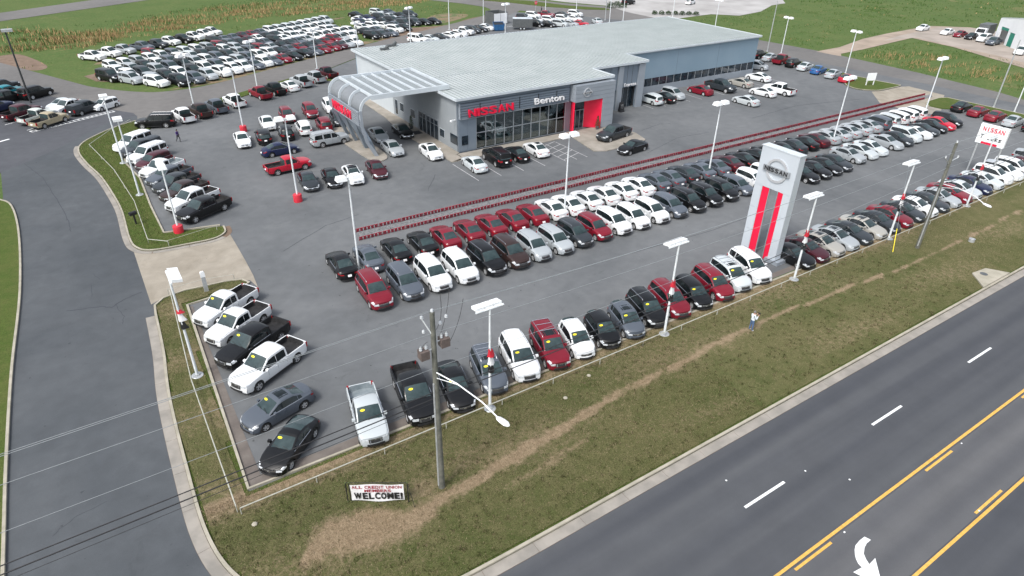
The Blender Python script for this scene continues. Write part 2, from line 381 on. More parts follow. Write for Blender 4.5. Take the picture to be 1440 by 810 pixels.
sheet('neighbour_car_park', [(6.5, 108.8), (6.3, 110.5), (4.5, 113), (1.5, 119), (-3, 126), (-9, 136.5), (-17, 150), (-60, 150), (-60, 90), (-9.8, 92), (-3.9, 98), (3, 107.9)], .012, M['newlot'])
sheet('far_road', [(-80, 163.6), (-10.6, 209.8), (26.8, 234.4), (62, 256), (90, 262), (104, 240), (112, 240), (106, 270), (60, 270), (13.2, 241.5), (-10.7, 224.6), (-80, 178)], .0, M['perim'])
sheet('cross_road', [(98, 200), (105, 186), (108, 175), (121, 153), (128, 141), (128, 92), (131, 60), (131, 20), (133.5, 20), (134.8, 45.5), (136.4, 50), (138.7, 65.9), (139.9, 86.5), (138.6, 101.9), (136, 118), (138, 132), (143, 141), (152, 146), (150, 158), (141, 162), (134, 172), (126, 190), (122, 230), (98, 230)], .006, M['perim'])
sheet('gravel_yard', [(139, 135), (158.4, 136.4), (163.9, 130.7), (176, 133), (190, 140), (198, 141), (230, 170), (260, 240), (160, 240), (128, 200), (135, 175), (142, 163), (139, 150)], .010, M['gravel'])
sheet('dirt_track', [(138.7, 88.4), (148, 88.8), (162.5, 92.2), (175, 93.5), (197, 94.5), (205, 88), (205, 45), (160, 52), (172.3, 75.9), (174.9, 87.0), (160.4, 85.6), (150, 84.6), (141.5, 84.2), (139, 82.5)], .012, M['dirt'])
sheet('yard_pavement', [(165.0, 88.6), (176, 90.4), (197, 92.0), (205, 86), (205, 45), (165, 52), (171.2, 66), (173.5, 77), (176.4, 86.6)], .016, M['yard'])
# main road with turn lane
sheet('main_road', [(-300, -7), (500, -7), (500, 17.1), (-300, 17.1)], .004, M['road'])
sheet('turn_lane', [(-300, 5.95), (500, 5.95), (500, 9.35), (-300, 9.35)], .009, M['turn'])
def marking(name, pts, m, z=.014):
    return sheet(name, pts, z, m)
def rect(x0, x1, y0, y1): return [(x0, y0), (x1, y0), (x1, y1), (x0, y1)]
marking('yellow_line', rect(-200, 400, 9.44, 9.60), M['yellow'])
marking('yellow_line', rect(-200, 400, 5.72, 5.88), M['yellow'])
for k in range(-6, 20):
    x = 23.9 + 12.19 * k
    if k % 1 == 0:
        marking('white_dash', rect(x + .6, x + 4.0, 13.10, 13.26), M['white'])
    marking('yellow_dash', rect(x - .6 + .2, x + 2.6, 9.16, 9.30), M['yellow'])
    marking('yellow_dash', rect(x + 11.0, x + 14.0, 6.02, 6.16), M['yellow'])
    marking('white_dash', rect(x + .6, x + 4.0, 2.1, 2.26), M['white'])
for x in (27.6, 39.8, 52): marking('road_reflector', rect(x, x + .12, 9.20, 9.28), M['white'], .02)
for x in (35.2, 47.4): marking('road_reflector', rect(x, x + .12, 6.02, 6.1), M['white'], .02)
for x, y in ((25.1, 15.0), (31.2, 11.2), (29.6, 13.0)): marking('road_reflector', rect(x, x + .1, y, y + .1), M['white'], .02)
# turn arrow: curved shaft and head, pointing down the lane and to the kerb side
c0 = Vector((26.95, 6.95)); arc = []
arrow = [(28.4,8.2),(28.3,8.5),(27.85,8.5),(27.4,8.44),(27.1,8.3),(26.85,8.12),(26.66,7.94),(26.52,7.74),(26.46,7.5),(25.85,7.58),(26.3,6.3),(27.55,7.45),(26.95,7.4),(27.1,7.68),(27.3,7.92),(27.7,8.12),(28.05,8.2)]
marking('turn_arrow', arrow, M['white'])

# front verge: one grid sheet that carries the worn track as an attribute
DRY = [(3.4, 22.8, .3), (5.0, 23.5, 1.15), (6.8, 22.8, 1.3), (8.4, 22.2, .8), (10.5, 22.5, .34), (14.5, 22.8, .30), (20.4, 23.6, .30), (26.9, 24.1, .22), (30.4, 24.2, .20), (34.2, 24.4, .20), (41, 24.6, .2), (49.9, 24.2, .17), (59.5, 23.5, .15), (71.7, 23.6, .15), (95, 24, .15)]
DRY2 = [(14.0, 21.2, .22), (17, 21.5, .36), (20, 21.9, .22)]
def seg_dry(x, y, L, k=1.0):
    best = np.zeros_like(x)
    for (ax, ay, ar), (bx, by, br) in zip(L, L[1:]):
        dx, dy = bx - ax, by - ay; t = np.clip(((x - ax) * dx + (y - ay) * dy) / (dx * dx + dy * dy), 0, 1)
        d = np.hypot(x - ax - t * dx, y - ay - t * dy); r_ = ar + (br - ar) * t
        best = np.maximum(best, np.clip(1.25 - d / (r_ * 1.15), 0, 1))
    return best * k
def wob(x, y):
    return .5 * np.sin(x * 1.3 + np.sin(y * 2.1) * 1.5) * np.sin(y * 2.7 + x * .6) + .3 * np.sin(x * 4.1 + y * 3.3) * np.sin(x * 2.2 - y * 5.1)
def dryness(x, y):
    a = seg_dry(x + .35 * wob(y, x), y + .30 * wob(x, y), DRY, .95) * np.clip(1.02 - .25 * np.clip((x - 12) / 30, 0, 1) + .35 * wob(x * 1.7, y * 1.9), .25, 1); b = seg_dry(x + .3 * wob(y, x), y + .25 * wob(x, y), DRY2, .42)
    c = np.clip(.42 - np.hypot((x - 10.2), (y - 23.6)) / 3.0, 0, 1)
    e = np.clip((y - 26.9) / 1.6, 0, 1) * .6 * (y < 29) + .2 * np.clip(1 - np.abs(x - 2.2) / .8, 0, 1) * (y > 29)
    g = np.clip(.5 + .5 * np.sin(x * .21 + 1.3) * np.sin(y * .9 + x * .13), 0, 1) * .55
    gr = np.clip((19.4 - y) / 1.6, 0, 1) * .5
    return np.clip(np.maximum.reduce([a, b, c, e]) + g * .7 - gr, 0, 1)
def inside(x, y, poly):
    r_ = np.zeros(x.shape, bool); n = len(poly)
    for i in range(n):
        x0, y0 = poly[i]; x1, y1 = poly[(i + 1) % n]
        c = ((y0 > y) != (y1 > y)) & (x < (x1 - x0) * (y - y0) / (y1 - y0 + 1e-12) + x0); r_ ^= c
    return r_
KF = smoothpath([(.45, 50.5), (.15, 45), (-.35, 39.6), (-.6, 32.4), (-.6, 27), (.1, 23.6), (1.8, 20.9), (4.3, 18.9), (7.5, 17.85), (11, 17.6), (20, 17.6)], 6) + [(58, 17.6)] 
VERGE = KF + [(130, 17.6), (130, 28.3), (2.0, 28.75), (2.35, 40), (2.75, 50.6), (2.9, 51.0), (4.9, 51.2), (7.2, 51.2), (8.0, 51.7), (7.6, 52.6), (6.5, 53.0), (3.1, 53.3), (1.4, 52.9), (.6, 52.0)]
def grid_sheet(name, poly, z, m, cell=.35):
    xs = np.arange(min(p[0] for p in poly), max(p[0] for p in poly) + cell, cell); ys = np.arange(min(p[1] for p in poly), max(p[1] for p in poly) + cell, cell)
    X, Y = np.meshgrid(xs, ys); ins = inside(X, Y, poly)
    Z = z + .03 * wob(X * .5, Y * .5) * 1.0
    idx = -np.ones(X.shape, int); k = ins; idx[k] = np.arange(k.sum())
    q = k[:-1, :-1] & k[1:, :-1] & k[:-1, 1:] & k[1:, 1:]
    F = np.stack([idx[:-1, :-1][q], idx[:-1, 1:][q], idx[1:, 1:][q], idx[1:, :-1][q]], 1)
    V = np.stack([X[k], Y[k], Z[k]], 1)
    me = bpy.data.meshes.new(name); me.from_pydata(V.tolist(), [], F.tolist())
    a = me.attributes.new('dry', 'FLOAT', 'POINT'); a.data.foreach_set('value', dryness(X[k], Y[k]).astype(np.float32))
    me.materials.append(m); me.polygons.foreach_set('use_smooth', [True] * len(me.polygons))
    return tag(link(name, me), kind='structure')
sheet('verge_base', VERGE, .055, M['lawn'], .1)
grid_sheet('grass_verge', VERGE, .10, M['verge'])
# upper island beside the side road
ISL = smoothpath([(6.6, 106.3), (3.5, 104.4), (.8, 101.6), (-1.2, 98.6), (-1.75, 95.2), (-1.2, 90), (-.25, 84.6), (.35, 78), (.6, 72.8), (.45, 66), (.8, 63.4), (2.0, 62.15), (5, 61.75), (7.3, 61.7), (8.5, 62.6), (8.7, 64.1)], 5)
ISLP = ISL + [(3.4, 65.4), (3.3, 73), (3.4, 82), (2.6, 88), (3.0, 96), (5.6, 98.2), (7.0, 100.6), (8.4, 103.4), (10, 106)]
sheet('grass_island', ISLP, .11, M['lawn'], .15)
LI = smoothpath([(-9.5, 17), (-9.3, 32), (-9.2, 38.6), (-8.9, 48.4), (-8.3, 60), (-8.25, 72.4), (-8.8, 80.2), (-9.9, 82.8), (-11.5, 84.4), (-14, 85.2), (-20, 85.5)], 5)
sheet('grass_island', LI + [(-80, 85.5), (-80, 17)], .11, M['lawn'], .15)
# right hand islands and other green
RI1 = smoothpath([(116.2, 66.6), (115.6, 64.2), (117, 62.2), (119, 61.4), (124.6, 61.4), (125.2, 62.4), (124.6, 66), (124.2, 69.6), (119, 69.2)], 4)
sheet('grass_island', RI1, .12, M['lawn'], .15)
RI2 = smoothpath([(116.0, 51.6), (117.5, 52.8), (120.5, 53.2), (123.4, 52.9), (124.0, 50), (124.0, 30), (120.8, 30), (120.9, 48), (118.0, 48.4), (116.2, 49.6)], 4)
sheet('grass_island', RI2, .12, M['lawn'], .15)
sheet('grass_strip', [(122.8, 70), (124.4, 70), (126.8, 86), (128, 95), (126.4, 95), (124, 86)], .12, M['lawn'], .15)
sheet('grass_strip', [(9.8, 106.9), (11.2, 106.4), (20, 110.4), (30.2, 116.4), (39.3, 122.2), (38.2, 122.9), (28, 117.4), (18, 111.8)], .11, M['lawn'], .15)
sheet('grass_island', smoothpath([(38.6, 118.6), (41.2, 114.6), (42.6, 111), (40.6, 112), (36, 116.8), (36.6, 118.6)], 4), .115, M['lawn'], .15)
sheet('grass_strip', smoothpath([(48.5, 127.3), (56, 131.6), (62, 133.6), (57.4, 129.4), (52.6, 126.4)], 3), .115, M['lawn'], .15)
sheet('grass_strip', [(106, 202), (109, 200), (126, 182), (131, 168), (138, 158.5), (137, 155.5), (131, 160), (123.5, 170), (119, 181)], .12, M['lawn'], .15)
sheet('bare_ground', smoothpath([(2, 139), (6, 141), (9.5, 137), (14, 131), (13, 129), (7, 131.5), (3.5, 134)], 4), -.03, M['earth'])
sheet('bare_ground', smoothpath([(58.5, 146), (63, 152), (68, 152.5), (72, 156), (83, 155.5), (92, 161), (98, 163.4), (84, 156), (70, 148.8), (60, 143.8)], 4), -.03, M['earth'])
sheet('bare_ground', smoothpath([(-13, 163), (-8, 165.5), (-5, 159), (-3, 150), (-5.6, 148.2), (-10, 157)], 4), -.03, M['earth'])
for q in (([(4, 147.5), (10, 148.5), (18, 149.5), (28, 154), (36, 160), (34, 162), (24, 157.5), (14, 152.5), (6, 150.5)]), ([(13, 121.9), (22, 123.6), (36, 130.6), (50, 138), (56, 142.6), (62, 146), (61, 147.6), (48, 140.4), (34, 133), (20, 126)]), ([(38, 166), (50, 172), (62, 176), (64, 178.5), (50, 175.5), (40, 170)]), ([(84, 158.5), (92, 163), (96, 168), (90, 172), (82, 166), (79, 161)])): sheet('bare_ground', smoothpath(q + [q[0]], 4)[:-1], -.028, M['earth2'])
# concrete apron between the islands and the right hand one
AP = [(.45, 52.4), (1.4, 53.0), (3.1, 53.45), (6.5, 53.1), (8.1, 52.2), (8.35, 50.7), (8.55, 52.9), (8.65, 55.8), (8.72, 58.9), (8.75, 61.5), (8.75, 63.6), (8.6, 62.9), (7.3, 61.6), (5, 61.6), (2, 62.0), (.5, 63.6)]
sheet('concrete_apron', AP, .016, M['apron'])
sheet('concrete_apron', [(110.8, 57), (116.5, 61.9), (119, 61.2), (124.6, 61.2), (126.2, 60.6), (125.6, 54), (123.4, 53.1), (120.5, 53.4), (117.5, 53), (115.8, 51.5), (113, 50.6), (110.5, 53.5)], .014, M['apron'])
sheet('concrete_apron', [(112.2, 48), (116, 49.6), (116, 51.4), (110.6, 53.2), (110.0, 51.4)], .018, M['conc'])
def kerb(name, pts, w=.16, h=.15, m=None):
    mb = MB(); strip(mb, pts, 0, w, -.05, h); return tag(mb.build(name, m or M['kerb']), kind='structure')
def slabs(name, pts, d0, d1, z, L=3.05):
    # gutter of separate cast slabs with open joints
    root = tag(link(name, MBplate(pts, d0, d1, z - .012)), kind='structure'); acc = []; run = 0; cur = [pts[0]]
    for a, b in zip(pts, pts[1:]):
        A = Vector(a); B = Vector(b); d = (B - A).length; pos = 0
        while run + (d - pos) > L:
            t = (pos + L - run) / d; q = A.lerp(B, t); cur.append((q.x, q.y)); acc.append(cur); cur = [(q.x, q.y)]; pos += L - run; run = 0
        run += d - pos; cur.append(b)
    for c in acc:
        c = [p for i, p in enumerate(c) if i == 0 or (Vector(p) - Vector(c[i - 1])).length > .03]
        if len(c) < 2: continue
        v0 = Vector(c[0]); v1 = Vector(c[1]); c[0] = tuple(v0 + (v1 - v0).normalized() * .018)
        mb = MB(); strip(mb, c, d0 + .01, d1 - .01, z - .02, z + random.uniform(0, .004)); mb.build('gutter_slab', M['gutter'], root)
    return root
def MBplate(pts, d0, d1, z):
    mb = MB(); strip(mb, pts, d0, d1, z - .03, z); return mb.mesh('g', M['earth'])
kf_rev = KF + [(130, 17.6)]
kerb('road_kerb', kf_rev, w=.17, h=.16)
GUT = KF[:-1] + [(95, 17.6)]
slabs('road_gutter', GUT, -.66, -.01, .03)
kerb('island_kerb', ISL, w=.16, h=.16); slabs('island_gutter', ISL[16:], -.5, -.01, .03)
kerb('island_kerb', LI, w=-.16, h=.16); slabs('island_gutter', LI, .01, .8, .03)
kerb('island_kerb', [(4.9, 51.2), (7.2, 51.2), (8.0, 51.7), (7.6, 52.6), (6.5, 53.0), (3.1, 53.3), (1.4, 52.9), (.6, 52.0), (.45, 50.5)], .16, .15)
kerb('island_kerb', RI1 + [RI1[0]], .15, .16); kerb('island_kerb', RI2[:24], .15, .16)
# timber edging along the parked rows, bare earth behind it
def edging(name, pts):
    mb = MB(); strip(mb, pts, -.09, .09, 0, .13); return tag(mb.build(name, M['kerb']), kind='structure')
edging('parking_edge', [(4.9, 50.95), (2.85, 50.75), (2.45, 40), (2.05, 28.95), (11.1, 28.75), (28.4, 28.6), (47.8, 28.35), (63.5, 28.2), (128, 28)])
edging('parking_edge', [(8.4, 64.6), (3.45, 65.6), (3.35, 73), (3.5, 82), (2.75, 88), (3.1, 96)])
sheet('bare_ground', [(2.1, 29.0), (128, 28.15), (128, 28.75), (63, 29.1), (30, 29.5), (2.9, 29.7), (3.2, 50.5), (2.75, 50.5)], .012, M['soil'])
# paving at the showroom
sheet('pavement', [(36.7, 68.4), (38.4, 69.0), (38.4, 70.6), (64, 70.6), (64, 67.6), (64.4, 65.4), (63.6, 62.6), (62.0, 61.8), (56, 61.8), (54.4, 62.6), (55.6, 68.9), (38.4, 68.4)], .10, M['conc'], .15)
sheet('pavement', [(36.6, 68.4), (38.5, 68.5), (38.5, 70.6), (39.2, 71), (39.2, 104), (37.6, 104), (37.2, 90), (36.2, 82)], .10, M['conc'], .15)
sheet('canopy_island', smoothpath([(28.0, 88.4), (30.6, 88.2), (30.9, 82), (30.8, 75.6), (30.2, 73.6), (28.9, 73.2), (28.2, 74.8), (27.8, 82)], 4), .12, M['conc'], .15)
# parking bay lines
def bay(x, y0, y1, m='fadewhite'): marking('bay_line', rect(x - .05, x + .05, y0, y1), M[m], .008)
for x in (36.4, 39.5, 42.7, 45.9, 49.1): bay(x, 61.6, 67.9)
for x in (50.7, 52.4): bay(x, 61.4, 68.2)
for k in range(5):
    marking('hatch_line', [(49.1, 62 + k * 1.3), (49.1, 62.12 + k * 1.3), (52.4, 63.3 + k * 1.3), (52.4, 63.18 + k * 1.3)], M['fadewhite'], .009)
for k in range(13): bay(75.4 + 2.75 * k, 73.4, 79.2)
for k in range(7):
    x = -12.6 + k * 2.9
# hatched divider in the neighbouring car park
A = Vector((-6.3, 107.4)); B = Vector((4.1, 112.6)); D = (B - A).normalized(); N = Vector((-D.y, D.x)); Lh = (B - A).length
def quad(a, b, wd): n_ = Vector((-(b - a).normalized().y, (b - a).normalized().x)) * wd / 2; return [tuple(a - n_), tuple(b - n_), tuple(b + n_), tuple(a + n_)]
marking('divider_line', quad(A, B, .13), M['white'], .020); marking('divider_line', quad(A + N * .75, B + N * .75, .13), M['white'], .020)
for k in range(19):
    q = A + D * (Lh * k / 18); marking('divider_bar', quad(q, q + N * .75, .14), M['white'], .024)
for q in ((-9.4, 112.9), (-6.9, 108.7), (-5.0, 110.4)):
    marking('bay_line', quad(Vector(q), Vector(q) + N * 4.6 * 0 + Vector((1.3, 1.0)), .12), M['white'], .02)
marking('stop_bar', quad(Vector((-11.6, 103.9)), Vector((-8.9, 105.6)), .35), M['white'], .02)
# sealed cracks in the side road
def crack(pts, wd=.05):
    mb = MB(); pp = []
    for a, b in zip(pts, pts[1:]):
        for k in range(6):
            t = k / 6; pp.append((a[0] + (b[0] - a[0]) * t + random.uniform(-.06, .06), a[1] + (b[1] - a[1]) * t + random.uniform(-.06, .06)))
    pp.append(pts[-1]); strip(mb, pp, -wd / 2, wd / 2, .004, .0125); tag(mb.build('road_crack', M['dark']), kind='structure')
crack([(-7.4, 94.2), (-5.8, 87.9), (-4.7, 80), (-4.1, 74), (-4.0, 70.5)], .07)
crack([(-5.2, 54.9), (-3.0, 54.2), (-2.2, 53.6), (-1.3, 54.4), (.1, 54.9)], .09)
crack([(-1.9, 53.9), (-1.6, 51.6), (-1.8, 50.6)], .04); crack([(-3.3, 58.4), (-3.4, 56.2)], .04); crack([(-3.0, 60.4), (-2.6, 59.0)], .04)
crack([(-7.2, 31.2), (-6.0, 32.0), (-4.6, 32.2)], .025)
crack([(12, 56), (17.2, 59.2), (21, 60)], .03)
for pts in ([(60, 58.5), (68, 61), (74, 60.6)], [(66, 66), (70.5, 67), (72, 66.2)], [(85, 62), (97, 63), (110, 60)], [(30, 62), (33, 66)], [(36, 39), (50, 38.2), (66, 38.6)]): crack(pts, .035)
# storm drain inlet set in the verge
t = thing('storm_drain', 'concrete storm drain inlet set in the verge beside the main road kerb', 'storm drain', (63.2, 18.7, .05))
mb = MB(); mb.prism([(-2.2, -.9), (2.6, -.9), (1.6, .7), (-.4, .9)], 'z', 0, .16); mb.build('inlet_slab', M['kerb'], t)
mb = MB(); mb.lathe([(.32, .16), (.32, .175), (0.01, .175)], 16, c=(.3, .25, 0)); mb.build('manhole_lid', M['greydark'], t)
t = thing('storm_drain', 'small grey concrete pipe end lying in the grass on the right', 'pipe', (61.1, 24.9, .1)) if False else None

# grass blades on the near verge, lawns and the tall dead grass of the field
def blades(name, pts, h, wd, tint, lean=.5):
    n = len(pts); rng = np.random.default_rng(len(name) + n)
    a = rng.uniform(0, 2 * np.pi, n); hh = h * rng.uniform(.5, 1.4, n); ww = wd * rng.uniform(.6, 1.3, n)
    dx, dy = np.cos(a) * ww, np.sin(a) * ww; b = rng.uniform(0, 2 * np.pi, n); lx, ly = np.cos(b) * hh * lean * rng.uniform(0, 1, n), np.sin(b) * hh * lean * rng.uniform(0, 1, n)
    V = np.empty((n, 3, 3)); V[:, 0] = pts - np.stack([dx, dy, 0 * dx], 1); V[:, 1] = pts + np.stack([dx, dy, 0 * dx], 1); V[:, 2] = pts + np.stack([lx, ly, hh], 1)
    me = bpy.data.meshes.new(name); me.vertices.add(n * 3); me.vertices.foreach_set('co', V.reshape(-1)); me.loops.add(n * 3); me.loops.foreach_set('vertex_index', np.arange(n * 3, dtype=np.int32))
    me.polygons.add(n); me.polygons.foreach_set('loop_start', np.arange(0, n * 3, 3, dtype=np.int32)); me.update()
    at = me.color_attributes.new('tint', 'FLOAT_COLOR', 'CORNER'); cc = np.ones((n, 4), np.float32); cc[:, :3] = tint; at.data.foreach_set('color', np.repeat(cc, 3, 0).reshape(-1))
    me.materials.append(M['blade']); me.validate()
    return tag(link(name, me), kind='stuff')
rng = np.random.default_rng(3)
def scatter(poly, dens):
    x0, x1 = min(p[0] for p in poly), max(p[0] for p in poly); y0, y1 = min(p[1] for p in poly), max(p[1] for p in poly)
    n = int((x1 - x0) * (y1 - y0) * dens); x = rng.uniform(x0, x1, n); y = rng.uniform(y0, y1, n); k = inside(x, y, poly); return x[k], y[k]
GA = np.array([(.032, .046, .012)]); GB = np.array([(.135, .128, .056)]); GD = np.array([(.38, .30, .20)]); GE = np.array([(.14, .10, .062)])
def tints(x, y, dry):
    n = len(x); r1 = rng.uniform(0, 1, (n, 1)); g = GA + (GB - GA) * r1 * (.5 + .5 * np.clip(.5 + wob(x * .3, y * .4), 0, 1))[:, None]
    d = GE + (GD - GE) * rng.uniform(0, 1, (n, 1)); f = (rng.uniform(0, 1, n) < np.clip(dry * 1.1 + .17, 0, .90))[:, None]
    return np.where(f, d, g)
def clumps(poly, nc, per, rad, kx=1.0):
    x, y = scatter(poly, nc / ((max(p[0] for p in poly) - min(p[0] for p in poly)) * (max(p[1] for p in poly) - min(p[1] for p in poly))))
    X = np.repeat(x, per) + rng.normal(0, rad, len(x) * per); Y = np.repeat(y, per) + rng.normal(0, rad, len(x) * per); return X, Y
for poly, dn in ((VERGE, 0),):
    x, y = scatter([(-.8, 17.7), (32, 17.7), (32, 28.7), (-.8, 28.7)], 420); k = inside(x, y, VERGE); x, y = x[k], y[k]
    x2, y2 = scatter([(32, 17.7), (75, 17.7), (75, 28.3), (32, 28.3)], 110)
    x3, y3 = scatter([(-.6, 28), (2.4, 28), (8, 53.2), (.4, 53.2)], 260); k = inside(x3, y3, VERGE); x3, y3 = x3[k], y3[k]
    x = np.concatenate([x, x2, x3]); y = np.concatenate([y, y2, y3]); dr = dryness(x, y)
    blades('grass', np.stack([x, y, .095 + .03 * wob(x * .5, y * .5)], 1), .055, .016, tints(x, y, dr), 1.0)
    cx_, cy_ = clumps([(-.5, 18), (60, 17.8), (60, 28), (-.5, 28)], 1500, 14, .07); k = inside(cx_, cy_, VERGE) & (dryness(cx_, cy_) < .55); cx_, cy_ = cx_[k], cy_[k]
    blades('grass_tufts', np.stack([cx_, cy_, .10 + 0 * cx_], 1), .10, .018, tints(cx_, cy_, dryness(cx_, cy_) * .5) * .85, .7)
x, y = scatter(ISLP, 120); blades('grass', np.stack([x, y, 0 * x + .108], 1), .06, .02, tints(x, y, 0 * x), 1.0)
def tall(name, poly, nc, per, rad, h, wd, mixg):
    X, Y = clumps(poly, int(nc * 1.3), per, rad); kk = (wob(X * .11, Y * .23) + .5 * wob(Y * .31, X * .09) + rng.normal(0, .12, len(X))) > -.08; X, Y = X[kk], Y[kk]; n = len(X)
    s = np.array([(.30, .20, .10)]) + np.array([(.16, .12, .07)]) * rng.uniform(0, 1, (n, 1)); g = np.array([(.045, .095, .024)]) + np.array([(.05, .06, .02)]) * rng.uniform(0, 1, (n, 1))
    f = (rng.uniform(0, 1, n) < mixg)[:, None]; return blades(name, np.stack([X, Y, 0 * X - .05], 1), h, wd, np.where(f, g, s), .35)
tall('tall_dead_grass', [(-4, 166), (2, 165), (15, 173), (38, 184.5), (66, 190), (85, 190), (100, 197), (84, 206), (60, 203), (40, 200), (22, 193), (8, 184), (-2, 179)], 3000, 8, .9, .75, .08, .22)
tall('tall_dead_grass', [(4, 186), (14, 192), (29, 204), (44, 212), (62, 214), (84, 214), (86, 206), (60, 203), (38, 199), (20, 191), (8, 184)], 1000, 8, 1.1, .7, .08, .4)
tall('tall_dead_grass', [(-30, 175), (-4, 164), (8, 183), (-4, 195), (-20, 200)], 700, 7, 1.2, .7, .10, .5)
tall('tall_dead_grass', [(143, 79), (150, 81), (157, 77), (160, 68), (158, 55), (148, 48), (144, 56), (141, 70)], 330, 8, .5, .7, .05, .3)
tall('weeds', [(138.6, 40), (139.8, 84), (150, 84), (172, 84), (170, 70), (165, 55), (150, 38)], 600, 8, .6, .3, .07, .97)
tall('weeds', [(-8, 150), (2, 160), (60, 186), (100, 190), (96, 165), (60, 150), (30, 170), (5, 158)], 900, 7, .5, .25, .07, .75)
tall('weeds', [(-4, 190), (20, 204), (60, 226), (100, 225), (100, 205), (60, 214), (30, 204)], 900, 7, 1.2, .3, .10, .95)
tall('weeds', [(141, 92), (139, 118), (146, 136), (163, 129), (200, 139), (225, 125), (198, 97)], 900, 7, .8, .2, .10, .97)
tall('weeds', [(200, 96), (300, 60), (330, 120), (240, 170), (205, 140)], 900, 8, 1.4, .4, .16, .97)

